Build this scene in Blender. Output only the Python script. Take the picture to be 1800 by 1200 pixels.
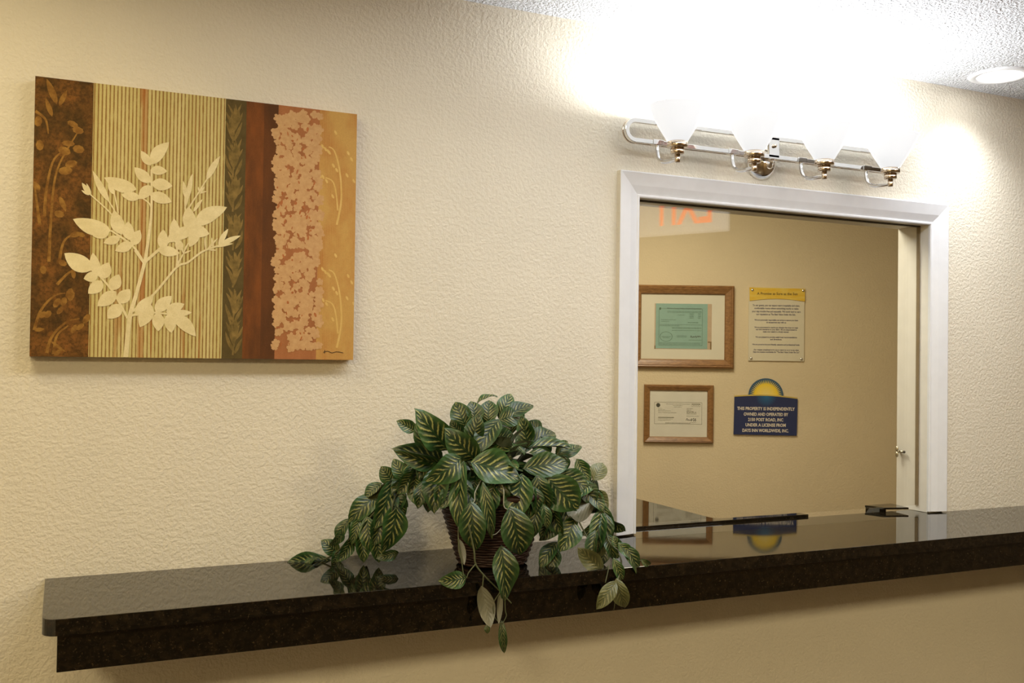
import bpy, bmesh, math, random
import numpy as np
from mathutils import Vector, Matrix

# ------------------------------------------------------------------ clear
for o in list(bpy.data.objects):
    bpy.data.objects.remove(o, do_unlink=True)
sc = bpy.context.scene
COL = sc.collection

# ------------------------------------------------------------------ camera
YAW, PITCH, ROLL, FPX = 0.4315917, 0.0157166, 0.0134423, 1717.409
CAM = Vector((0.0, -2.3, 1.536))
_f = Vector((math.sin(YAW)*math.cos(PITCH), math.cos(YAW)*math.cos(PITCH), math.sin(PITCH)))
_r0 = Vector((math.cos(YAW), -math.sin(YAW), 0)); _u0 = _r0.cross(_f)
_r = _r0*math.cos(ROLL) + _u0*math.sin(ROLL); _u = -_r0*math.sin(ROLL) + _u0*math.cos(ROLL)
cd = bpy.data.cameras.new('camera'); cd.sensor_width = 36.0; cd.lens = 36.0*FPX/1800.0
cd.clip_start = 0.05; cd.clip_end = 60
cam = bpy.data.objects.new('camera', cd); COL.objects.link(cam)
cam.matrix_world = Matrix(((_r.x, _u.x, -_f.x, CAM.x), (_r.y, _u.y, -_f.y, CAM.y), (_r.z, _u.z, -_f.z, CAM.z), (0, 0, 0, 1)))
sc.camera = cam

# ------------------------------------------------------------------ world, added lobby fill lights, office lamp, exposure
w = bpy.data.worlds.new('world'); sc.world = w; w.use_nodes = True
w.node_tree.nodes['Background'].inputs[0].default_value = (1.0, 0.93, 0.82, 1)
w.node_tree.nodes['Background'].inputs[1].default_value = 0.02
sc.view_settings.view_transform = 'Standard'; sc.view_settings.look = 'None'
sc.view_settings.exposure = 0.3; sc.view_settings.gamma = 1.0; sc.view_settings.use_curve_mapping = False
sc.cycles.max_bounces = 10; sc.cycles.diffuse_bounces = 5; sc.cycles.glossy_bounces = 5
sc.cycles.transparent_max_bounces = 16; sc.cycles.sample_clamp_indirect = 4.0
sc.cycles.caustics_reflective = False; sc.cycles.caustics_refractive = False

def area_lamp(name, loc, size, power, col, size_y=None, rot=(0, 0, 0)):
    l = bpy.data.lights.new(name, 'AREA'); l.energy = power; l.color = col
    l.shape = 'RECTANGLE'; l.size = size; l.size_y = size_y or size
    o = bpy.data.objects.new(name, l); COL.objects.link(o); o.location = loc; o.rotation_euler = rot
    return o
area_lamp('lobby_fill_light', (-0.30, -0.70, 2.425), 0.5, 7.0, (1.0, 0.82, 0.48), 0.5)  # unseen fill light added to warm the wall at left
area_lamp('lobby_fill_light', (1.70, -0.85, 2.425), 2.6, 18, (0.97, 0.985, 1.0), 0.25)  # unseen neutral fill added to brighten the upper wall
area_lamp('lobby_fill_light', (2.65, -3.2, 2.425), 0.4, 48, (1.0, 0.82, 0.50), 0.6)  # added unseen fill: lifts ambient light and glints along the counter edge
area_lamp('lobby_fill_light', (-1.15, -3.2, 2.425), 0.5, 62, (1.0, 0.81, 0.47), 0.6)  # added unseen fill, raising warm ambient light on the lower left wall
area_lamp('office_ceiling_lamp', (1.95, 0.60, 2.425), 0.6, 18.5, (1.0, 0.94, 0.76), 0.6)

# ------------------------------------------------------------------ pixel helpers (photo taken as 1800x1200)
def ray(px, py): return _f*FPX + _r*(px-900) - _u*(py-600)
def at_y(px, py, Y):
    v = ray(px, py); return CAM + v*((Y-CAM.y)/v.y)
def at_z(px, py, Z):
    v = ray(px, py); return CAM + v*((Z-CAM.z)/v.z)
FH = Vector((math.sin(YAW), math.cos(YAW), 0)); RH = Vector((math.cos(YAW), -math.sin(YAW), 0))
DOFF = 4.5                              # distance of the office rear wall
def at_office(px, py, d=DOFF):
    v = ray(px, py); return CAM + v*(d/v.dot(FH))

# ------------------------------------------------------------------ material helpers
def lin(r, g, b):
    def c(v):
        v /= 255.0
        return v/12.92 if v <= 0.04045 else ((v+0.055)/1.055)**2.4
    return (c(r), c(g), c(b), 1.0)
class NT:
    def __init__(s, name):
        s.m = bpy.data.materials.new(name); s.m.use_nodes = True
        s.t = s.m.node_tree; s.n = s.t.nodes; s.l = s.t.links
        s.b = s.n['Principled BSDF']; s.out = s.n['Material Output']
    def node(s, typ, **kw):
        n = s.n.new(typ)
        for k, v in kw.items():
            if k.startswith('i_'): n.inputs[k[2:].replace('_', ' ')].default_value = v
            else: setattr(n, k, v)
        return n
    def link(s, a, b): s.l.new(a, b)
    def coord(s, which='Object', scale=(1, 1, 1), loc=(0, 0, 0)):
        tc = s.node('ShaderNodeTexCoord'); mp = s.node('ShaderNodeMapping')
        mp.inputs['Scale'].default_value = scale; mp.inputs['Location'].default_value = loc
        s.link(tc.outputs[which], mp.inputs['Vector']); return mp.outputs[0]
    def noise(s, vec, scale, detail=3, rough=0.5, dist=0.0):
        n = s.node('ShaderNodeTexNoise'); n.inputs['Scale'].default_value = scale
        n.inputs['Detail'].default_value = detail; n.inputs['Roughness'].default_value = rough
        n.inputs['Distortion'].default_value = dist; s.link(vec, n.inputs['Vector']); return n.outputs['Fac']
    def ramp(s, fac, stops, interp='LINEAR'):
        r = s.node('ShaderNodeValToRGB'); r.color_ramp.interpolation = interp
        e = r.color_ramp.elements
        while len(e) < len(stops): e.new(0.5)
        for i, (p, c) in enumerate(stops):
            e[i].position = p; e[i].color = c if len(c) == 4 else (*c, 1)
        s.link(fac, r.inputs[0]); return r.outputs[0]
    def math(s, op, a, b=None, c=None):
        n = s.node('ShaderNodeMath', operation=op)
        for i, v in enumerate((a, b, c)):
            if v is None: continue
            if isinstance(v, (int, float)): n.inputs[i].default_value = v
            else: s.link(v, n.inputs[i])
        return n.outputs[0]
    def mix(s, fac, a, b, blend='MIX'):
        n = s.node('ShaderNodeMix', data_type='RGBA', blend_type=blend)
        for sock, v in ((n.inputs[0], fac), (n.inputs[6], a), (n.inputs[7], b)):
            if isinstance(v, (int, float)): sock.default_value = v
            elif isinstance(v, tuple): sock.default_value = v
            else: s.link(v, sock)
        return n.outputs[2]
    def bump(s, h, strength=0.3, dist=0.002):
        b = s.node('ShaderNodeBump'); b.inputs['Strength'].default_value = strength; b.inputs['Distance'].default_value = dist
        s.link(h, b.inputs['Height']); s.link(b.outputs[0], s.b.inputs['Normal'])
    def base(s, c):
        if isinstance(c, tuple): s.b.inputs['Base Color'].default_value = c
        else: s.link(c, s.b.inputs['Base Color'])
    def set(s, **kw):
        for k, v in kw.items(): s.b.inputs[k.replace('_', ' ')].default_value = v

def plain(name, col, rough=0.5, metal=0.0, spec=0.5, vary=0.06, vscale=30):
    t = NT(name); v = t.coord(); n = t.noise(v, vscale, 4)
    t.base(t.mix(t.ramp(n, [(0.3, (0, 0, 0)), (0.7, (1, 1, 1))]), tuple(c*(1-vary) for c in col[:3])+(1,), tuple(min(1, c*(1+vary)) for c in col[:3])+(1,)))
    t.set(Roughness=rough, Metallic=metal, Specular_IOR_Level=spec); return t.m

def mat_wall(name, col, s=1.0, strength=0.36):
    t = NT(name); v = t.coord()
    a = t.noise(v, 105*s, 2, 0.5, 0.15); b = t.noise(v, 210*s, 2, 0.5, 0.3); c = t.noise(v, 5, 3)
    h = t.math('ADD', t.ramp(a, [(0.38, (0, 0, 0)), (0.62, (1, 1, 1))]), t.math('MULTIPLY', b, 0.45))
    t.bump(h, strength, 0.0022)
    t.base(t.mix(t.ramp(c, [(0.35, (0, 0, 0)), (0.7, (1, 1, 1))]), tuple(x*0.965 for x in col[:3])+(1,), col))
    t.set(Roughness=0.75, Specular_IOR_Level=0.25); return t.m
WALLC = (0.77, 0.72, 0.60, 1)
M_WALL = mat_wall('textured_cream_paint', WALLC)
M_OFFICE = mat_wall('office_beige_paint', (0.70, 0.575, 0.375, 1), 1.1, 0.26)
M_TAN = mat_wall('deep_tan_paint', (0.15, 0.105, 0.06, 1))

def mat_ceiling():
    t = NT('popcorn_ceiling'); v = t.coord()
    a = t.noise(v, 120, 3, 0.65); vo = t.node('ShaderNodeTexVoronoi'); vo.inputs['Scale'].default_value = 140; t.link(v, vo.inputs['Vector'])
    h = t.math('SUBTRACT', t.ramp(a, [(0.35, (0, 0, 0)), (0.6, (1, 1, 1))]), t.math('MULTIPLY', vo.outputs['Distance'], 0.8))
    t.bump(h, 1.0, 0.006); t.base((0.90, 0.925, 0.97, 1)); t.set(Roughness=0.9, Specular_IOR_Level=0.1); return t.m
M_CEIL = mat_ceiling()
def mat_floor():
    t = NT('floor_tile'); v = t.coord(); br = t.node('ShaderNodeTexBrick'); t.link(v, br.inputs['Vector'])
    br.offset = 0; br.inputs['Scale'].default_value = 1; br.inputs['Brick Width'].default_value = 0.4; br.inputs['Row Height'].default_value = 0.4
    br.inputs['Mortar Size'].default_value = 0.004
    br.inputs['Color1'].default_value = (0.085, 0.06, 0.038, 1); br.inputs['Color2'].default_value = (0.075, 0.052, 0.033, 1); br.inputs['Mortar'].default_value = (0.05, 0.04, 0.03, 1)
    t.base(br.outputs['Color']); t.set(Roughness=0.4); return t.m
M_FLOOR = mat_floor()
M_TRIM = plain('white_gloss_paint', (0.80, 0.82, 0.85, 1), 0.35, vary=0.02)
M_JAMB = plain('cream_jamb_paint', (0.80, 0.775, 0.71, 1), 0.45, vary=0.03)
M_DARK = plain('dark_gasket', (0.05, 0.04, 0.03, 1), 0.6)

def mat_granite():
    t = NT('black_brown_granite'); v = t.coord()
    a = t.noise(v, 55, 5, 0.7); b = t.noise(v, 190, 3, 0.6); c = t.noise(v, 9, 3)
    vo = t.node('ShaderNodeTexVoronoi'); vo.inputs['Scale'].default_value = 240; t.link(v, vo.inputs['Vector'])
    col = t.mix(t.ramp(a, [(0.45, (0, 0, 0)), (0.72, (1, 1, 1))]), (0.003, 0.0027, 0.002, 1), (0.024, 0.016, 0.008, 1))
    col = t.mix(t.ramp(b, [(0.60, (0, 0, 0)), (0.74, (1, 1, 1))]), col, (0.058, 0.042, 0.022, 1))
    col = t.mix(t.ramp(vo.outputs['Distance'], [(0.05, (1, 1, 1)), (0.11, (0, 0, 0))]), col, (0.07, 0.064, 0.054, 1))
    t.base(col)
    r = t.ramp(c, [(0.35, (0.025, 0.025, 0.025)), (0.75, (0.06, 0.06, 0.06))]); t.link(r, t.b.inputs['Roughness'])
    t.set(IOR=1.6, Specular_IOR_Level=0.5); t.bump(t.noise(v, 300, 2), 0.012, 0.0004); return t.m
M_GRANITE = mat_granite()
def mat_metal(name, col, rough):
    t = NT(name); t.base(col); t.set(Metallic=1.0, Roughness=rough); return t.m
M_CHROME = mat_metal('polished_chrome', (0.80, 0.79, 0.77, 1), 0.06)
M_NICKEL = mat_metal('warm_nickel', (0.66, 0.56, 0.45, 1), 0.13)
def mat_emit(name, col, strength, base=(0.8, 0.8, 0.8, 1)):
    t = NT(name); t.base(base); t.set(Roughness=0.3); t.b.inputs['Emission Color'].default_value = col; t.b.inputs['Emission Strength'].default_value = strength; return t.m
def mat_glass(name, tint, ior=1.45, rough=0.0):
    t = NT(name); t.n.remove(t.b)
    fr = t.node('ShaderNodeFresnel'); ge = t.node('ShaderNodeNewGeometry')      # thin pane: same reflectance entering and leaving
    t.link(t.math('MULTIPLY_ADD', ge.outputs['Backfacing'], 1.0/ior-ior, ior), fr.inputs['IOR'])
    tr = t.node('ShaderNodeBsdfTransparent'); tr.inputs[0].default_value = tint
    gl = t.node('ShaderNodeBsdfGlossy'); gl.inputs['Roughness'].default_value = rough
    mx = t.node('ShaderNodeMixShader'); t.link(fr.outputs[0], mx.inputs[0]); t.link(tr.outputs[0], mx.inputs[1]); t.link(gl.outputs[0], mx.inputs[2])
    t.link(mx.outputs[0], t.out.inputs[0]); return t.m
M_GLASS = mat_glass('window_glass', (0.965, 0.955, 0.93, 1))
M_PGLASS = mat_glass('picture_glass', (0.985, 0.985, 0.98, 1))
M_ACRYL = mat_glass('clear_acrylic', (0.97, 0.97, 0.96, 1))
def mat_wood():
    t = NT('honey_oak'); v = t.coord('Object', (1, 1, 1)); a = t.ramp(t.noise(t.coord('Object', (0.25, 1, 1.0)), 160, 4, 0.6, 0.5), [(0.3, (0, 0, 0)), (0.7, (1, 1, 1))]); b = t.noise(v, 12, 3)
    c = t.mix(a, (0.16, 0.068, 0.02, 1), (0.36, 0.18, 0.06, 1)); t.base(t.mix(t.math('MULTIPLY', b, 0.4), c, (0.28, 0.14, 0.05, 1)))
    t.set(Roughness=0.35); return t.m
M_WOOD = mat_wood()

# ------------------------------------------------------------------ object helpers
def tag(o, label=None, cat=None, group=None, kind=None):
    if label: o['label'] = label
    if cat: o['category'] = cat
    if group: o['group'] = group
    if kind: o['kind'] = kind
    return o
def link_mesh(name, me, parent=None, mat=None, smooth=False):
    o = bpy.data.objects.new(name, me); COL.objects.link(o)
    if parent: o.parent = parent
    if mat is not None and not me.materials: me.materials.append(mat)
    if smooth:
        for p in me.polygons: p.use_smooth = True
    return o
def pydata(name, vs, fs, mat=None, parent=None, smooth=False):
    me = bpy.data.meshes.new(name); me.from_pydata([tuple(v) for v in vs], [], fs); me.update()
    return link_mesh(name, me, parent, mat, smooth)
def empty(name, loc, rz=0.0, parent=None):
    o = bpy.data.objects.new(name, None); COL.objects.link(o); o.location = loc; o.rotation_euler = (0, 0, rz); o.empty_display_size = 0.05
    if parent: o.parent = parent
    return o
def bm_box(bm, a, b):
    vs = [bm.verts.new((x, y, z)) for x in (a[0], b[0]) for y in (a[1], b[1]) for z in (a[2], b[2])]
    for f in ((0, 1, 3, 2), (4, 6, 7, 5), (0, 4, 5, 1), (2, 3, 7, 6), (0, 2, 6, 4), (1, 5, 7, 3)):
        bm.faces.new([vs[i] for i in f])
def bm_obj(name, bm, mat, parent=None, smooth=False, bevel=0.0, segs=2):
    bmesh.ops.remove_doubles(bm, verts=bm.verts, dist=1e-6)
    bmesh.ops.recalc_face_normals(bm, faces=bm.faces)
    if bevel:
        es = [e for e in bm.edges if len(e.link_faces) == 2 and e.calc_face_angle(0) > 0.6]
        bmesh.ops.bevel(bm, geom=es, offset=bevel, segments=segs, affect='EDGES', profile=0.5)
    me = bpy.data.meshes.new(name); bm.to_mesh(me); bm.free()
    return link_mesh(name, me, parent, mat, smooth)
def box(name, a, b, mat, parent=None, bevel=0.0):
    bm = bmesh.new(); bm_box(bm, a, b); return bm_obj(name, bm, mat, parent, False, bevel)
def prism(name, poly, z0, z1, mat, parent=None, bevel=0.0, axis='z'):
    """poly in the plane across axis (z: xy; y: xz)"""
    bm = bmesh.new()
    def P(a, b, h): return (a, b, h) if axis == 'z' else (a, h, b)
    lo = [bm.verts.new(P(a, b, z0)) for a, b in poly]; hi = [bm.verts.new(P(a, b, z1)) for a, b in poly]
    n = len(poly); bm.faces.new(lo); bm.faces.new(hi)
    for i in range(n): bm.faces.new((lo[i], lo[(i+1) % n], hi[(i+1) % n], hi[i]))
    return bm_obj(name, bm, mat, parent, False, bevel)
def lathe(name, prof, mat, parent=None, seg=32, loc=(0, 0, 0), smooth=True):
    vs, fs = [], []
    for r, z in prof:
        for k in range(seg):
            a = 2*math.pi*k/seg; vs.append((loc[0]+r*math.cos(a), loc[1]+r*math.sin(a), loc[2]+z))
    for i in range(len(prof)-1):
        for k in range(seg):
            k2 = (k+1) % seg; fs.append((i*seg+k, i*seg+k2, (i+1)*seg+k2, (i+1)*seg+k))
    return pydata(name, vs, fs, mat, parent, smooth)
def catmull(pts, n=8):
    pts = [Vector(p) for p in pts]; out = []
    for i in range(len(pts)-1):
        p0 = pts[max(i-1, 0)]; p1 = pts[i]; p2 = pts[i+1]; p3 = pts[min(i+2, len(pts)-1)]
        for k in range(n):
            t = k/n; out.append(0.5*((2*p1)+(p2-p0)*t+(2*p0-5*p1+4*p2-p3)*t*t+(3*p1-p0-3*p2+p3)*t**3))
    out.append(pts[-1]); return out
def tube(name, pts, rad, mat, parent=None, seg=8, closed=False, n=8, flat=1.0):
    P = [Vector(p) for p in pts] if n == 0 else catmull(pts, n)
    N = len(P); vs, fs = [], []; ref = Vector((0, 0, 1)); prev = None
    for i, p in enumerate(P):
        if closed: d = (P[(i+1) % N]-P[i-1]).normalized()
        else: d = (P[min(i+1, N-1)]-P[max(i-1, 0)]).normalized()
        s = prev if prev is not None else (d.cross(ref) if abs(d.dot(ref)) < 0.95 else d.cross(Vector((1, 0, 0))))
        s = (s - d*s.dot(d)).normalized(); prev = s; t = d.cross(s)
        r = rad if isinstance(rad, (int, float)) else rad[0]+(rad[1]-rad[0])*i/(N-1)
        for k in range(seg):
            a = 2*math.pi*k/seg; vs.append(p+s*(math.cos(a)*r)+t*(math.sin(a)*r*flat))
    for i in range(N if closed else N-1):
        for k in range(seg):
            k2 = (k+1) % seg; j = (i+1) % N; fs.append((i*seg+k, i*seg+k2, j*seg+k2, j*seg+k))
    if not closed: fs.append(tuple(range(seg))[::-1]); fs.append(tuple((N-1)*seg+k for k in range(seg)))
    return pydata(name, vs, fs, mat, parent, True)
def text_mesh(name, body, size, mat, parent, loc, align='CENTER', width=None, bold=0.0, shear=0.0):
    cu = bpy.data.curves.new(name, 'FONT'); cu.body = body; cu.size = size; cu.align_x = align; cu.align_y = 'CENTER'
    cu.resolution_u = 2; cu.offset = bold; cu.shear = shear
    to = bpy.data.objects.new('tmp', cu); COL.objects.link(to)
    dg = bpy.context.evaluated_depsgraph_get(); me = bpy.data.meshes.new_from_object(to.evaluated_get(dg))
    bpy.data.objects.remove(to, do_unlink=True); bpy.data.curves.remove(cu)
    xs = [v.co.x for v in me.vertices]
    s = 1.0
    if width and xs: s = width/(max(xs)-min(xs))
    for v in me.vertices: v.co = Vector((v.co.x*s, 0, v.co.y))
    me.materials.clear(); o = link_mesh(name, me, parent, mat); o.location = loc; return o

# ================================================================== THE SETTING
CEIL = 2.44; WT = 0.125
X0, X1, YB = -1.7, 3.4, -4.3
OX0, OX1, OZ1 = 1.4355, 2.5365, 1.981       # clear opening of the window
CZ0, CZ1 = 1.022, 1.053                      # countertop slab
bm = bmesh.new(); j = 0.012
bm_box(bm, (X0, 0, 0), (OX0-j, WT, CEIL)); bm_box(bm, (OX1+j, 0, 0), (X1, WT, CEIL))
bm_box(bm, (OX0-j, 0, OZ1+j), (OX1+j, WT, CEIL)); bm_box(bm, (OX0-j, 0, 0), (OX1+j, WT, CZ0))
tag(bm_obj('wall_front', bm, M_WALL), 'cream textured lobby wall with the window opening', kind='structure')
tag(box('wall_left', (X0-0.1, YB, 0), (X0, WT, CEIL), M_WALL), 'cream textured wall at the left of the lobby', kind='structure')
tag(box('wall_right', (X1, YB, 0), (X1+0.1, WT, CEIL), M_TAN), 'deep tan textured wall at the right of the lobby', kind='structure')
tag(box('wall_back', (X0-0.1, YB-0.1, 0), (X1+0.1, YB, CEIL), M_TAN), 'deep tan textured wall across the lobby', kind='structure')
tag(box('floor', (X0-0.1, YB-0.1, -0.1), (6.6, 4.6, 0), M_FLOOR), 'brown tiled floor', kind='structure')
tag(box('ceiling', (X0-0.1, YB-0.1, CEIL), (6.6, 4.6, CEIL+0.1), M_CEIL), 'white popcorn ceiling', kind='structure')
# office behind the glass: rear wall stands at an angle to the lobby wall
oc = CAM + FH*DOFF; oc.z = 0
a = oc + RH*(-2.6); b = oc + RH*3.55; tck = FH*0.1
vs = [a, b, b+tck, a+tck]; vs = vs + [v+Vector((0, 0, CEIL)) for v in vs]
tag(pydata('wall_office', vs, [(3, 2, 1, 0), (4, 5, 6, 7), (0, 1, 5, 4), (1, 2, 6, 5), (2, 3, 7, 6), (3, 0, 4, 7)], M_OFFICE), 'beige textured office wall behind the glass', kind='structure')
tag(box('wall_office_left', (0.35, WT, 0), (0.45, 3.2, CEIL), M_OFFICE), 'beige office wall left of the desk', kind='structure')
tag(box('wall_office_right', (X1+0.1, 0, 0), (6.5, WT, CEIL), M_OFFICE), 'beige office wall right of the window', kind='structure')

# ------------------------------------------------------------------ window
GY = 0.040
win = empty('window_1', (0, 0, 0)); tag(win, 'white framed reception window with clear fixed glass', kind='structure')
PROF = [(-0.002, 0.0), (-0.002, 0.007), (0.001, 0.0095), (0.005, 0.0095), (0.007, 0.0075), (0.011, 0.0085), (0.030, 0.0145), (0.064, 0.0205), (0.067, 0.0195), (0.067, 0.0)]
def casing(name, A, B, nA, nB):
    """A,B inner corner points (x,z); nA,nB outward mitre vectors"""
    vs = [(A[0]+nA[0]*w_, -d, A[1]+nA[1]*w_) for w_, d in PROF] + [(B[0]+nB[0]*w_, -d, B[1]+nB[1]*w_) for w_, d in PROF]
    n = len(PROF); fs = [(i, i+1, n+i+1, n+i) for i in range(n-1)]+[tuple(range(n))[::-1], tuple(range(n, 2*n))]
    o = pydata(name, vs, fs, M_TRIM, win); o.data.materials.append(M_WALL)
    bmm = bmesh.new(); bmm.from_mesh(o.data); bmesh.ops.recalc_face_normals(bmm, faces=bmm.faces); bmm.to_mesh(o.data); bmm.free()
    return o
CB = 1.0575
cl = casing('casing', (OX0, CB), (OX0, OZ1), (-1, 0), (-1, 1))
cl.data.polygons[len(PROF)-2].material_index = 1
casing('casing', (OX0, OZ1), (OX1, OZ1), (-1, 1), (1, 1))
casing('casing', (OX1, OZ1), (OX1, CB), (1, 1), (1, 0))
box('jamb', (OX0-j, -0.001, CZ1+0.001), (OX0, WT+0.002, OZ1), M_JAMB, win)
box('jamb', (OX1, -0.001, CZ1+0.001), (OX1+j, WT+0.002, OZ1), M_JAMB, win)
box('head_jamb', (OX0-j, -0.001, OZ1), (OX1+j, WT+0.002, OZ1+j), M_JAMB, win)
box('glass_pane', (OX0+0.001, GY-0.003, 1.073), (OX1-0.001, GY+0.003, OZ1-0.001), M_GLASS, win)
box('gasket', (OX0, GY-0.006, OZ1-0.004), (OX1, GY+0.006, OZ1), M_DARK, win)
box('gasket', (OX1-0.004, GY-0.006, 1.073), (OX1, GY+0.006, OZ1-0.004), plain('clear_seal', (0.25, 0.19, 0.11, 1), 0.3), win)
# small turn latch on the far edge of the right jamb
kl = at_y(1584, 793, 0.115)
lt = empty('latch', (OX1, 0.112, kl.z), parent=win)
lt.name = 'latch'
def ball(name, c, r, mat, parent, sc_=(1, 1, 1), seg=10, rings=7):
    bm = bmesh.new(); bmesh.ops.create_uvsphere(bm, u_segments=seg, v_segments=rings, radius=r)
    for v in bm.verts: v.co = Vector((v.co.x*sc_[0]+c[0], v.co.y*sc_[1]+c[1], v.co.z*sc_[2]+c[2]))
    me = bpy.data.meshes.new(name); bm.to_mesh(me); bm.free(); return link_mesh(name, me, parent, mat, True)
M_LATCH = mat_metal('latch_metal', (0.62, 0.58, 0.45, 1), 0.3)
tube('latch_post', [(0, 0, 0), (-0.014, 0, 0)], 0.004, M_LATCH, lt, n=2)
ball('latch_wing', (-0.015, 0, 0.009), 0.008, M_LATCH, lt, (0.6, 0.7, 1.2)); ball('latch_wing', (-0.015, 0, -0.009), 0.008, M_LATCH, lt, (0.6, 0.7, 1.2))
tube('latch_pin', [(-0.008, -0.002, 0), (-0.010, -0.022, 0.001)], 0.004, M_LATCH, lt, n=2)
ball('latch_tip', (-0.010, -0.026, 0.001), 0.0045, M_DARK, lt)

# ------------------------------------------------------------------ granite counter
cnt = empty('granite_counter', (1.5, -0.18, CZ0))
tag(cnt, 'long dark granite counter ledge running under the window', 'counter')
def loc_poly(p): return [(x-1.5, y+0.18) for x, y in p]
XL, YF = -0.0235, -0.3585; rc = 0.028
arc = [(XL+rc-rc*math.cos(t), YF+rc-rc*math.sin(t)) for t in [k*math.pi/2/8 for k in range(9)]]
poly = [(XL, -0.001)] + arc + [(X1-0.002, YF), (X1-0.002, -0.001), (OX1-0.001, -0.001), (OX1-0.001, 0.066), (OX0+0.001, 0.066), (OX0+0.001, -0.001)]
prism('countertop', loc_poly(poly), 0.0005, CZ1-CZ0, M_GRANITE, cnt, 0.0012)
def lb(name, a, b, bev=0.001): return box(name, (a[0]-1.5, a[1]+0.18, a[2]-CZ0), (b[0]-1.5, b[1]+0.18, b[2]-CZ0), M_GRANITE, cnt, bev)
lb('apron', (0.002, -0.329, 0.949), (X1-0.002, -0.309, CZ0))
lb('end_panel', (0.002, -0.309, 0.949), (0.022, -0.001, CZ0))
# office side ledge (raised strip that turns back into the office)
led = empty('desk_ledge', (1.8, 0.1, 1.0)); tag(led, 'raised granite ledge turning back into the office behind the glass', 'desk')
inner = [(1.83+0.03*math.cos(t), 0.155+0.03*math.sin(t)) for t in [math.pi*1.5-k*math.pi/2/6 for k in range(7)]]
p2 = [(OX0+0.002, 0.0665), (2.112, 0.0705), (2.104, 0.1045), (1.845, 0.1045)] + [(1.815+0.03*(1-math.sin(t))-0.03, 0.1345-0.03*math.cos(t)) for t in [k*math.pi/2/6 for k in range(7)]] + [(1.785, 1.15), (1.10, 1.15), (1.10, WT+0.004), (OX0+0.002, WT+0.004)]
prism('ledge_top', [(x-1.8, y-0.1) for x, y in p2], 0.032, 0.0605, M_GRANITE, led, 0.0015)
box('support_panel', (1.14-1.8, WT+0.03-0.1, -1.0), (1.17-1.8, 1.10-0.1, 0.032), M_OFFICE, led)
box('support_panel', (1.73-1.8, WT+0.06-0.1, -1.0), (1.76-1.8, 1.10-0.1, 0.032), M_OFFICE, led)
tr = empty('pass_tray', (2.42, 0.08, CZ1)); tag(tr, 'small dark granite shelf piece beside the right jamb', 'tray')
p3 = [(2.384, 0.1135), (2.404, 0.052), (2.486, 0.027), (2.500, 0.115)]
prism('tray_top', [(x-2.42, y-0.08) for x, y in p3], 0.0095, 0.0155, M_GRANITE, tr, 0.001)
prism('tray_block', [(x-2.42, y-0.08) for x, y in [(2.386, 0.112), (2.402, 0.068), (2.43, 0.068), (2.45, 0.112)]], -0.030, 0.0095, M_GRANITE, tr)

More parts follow.
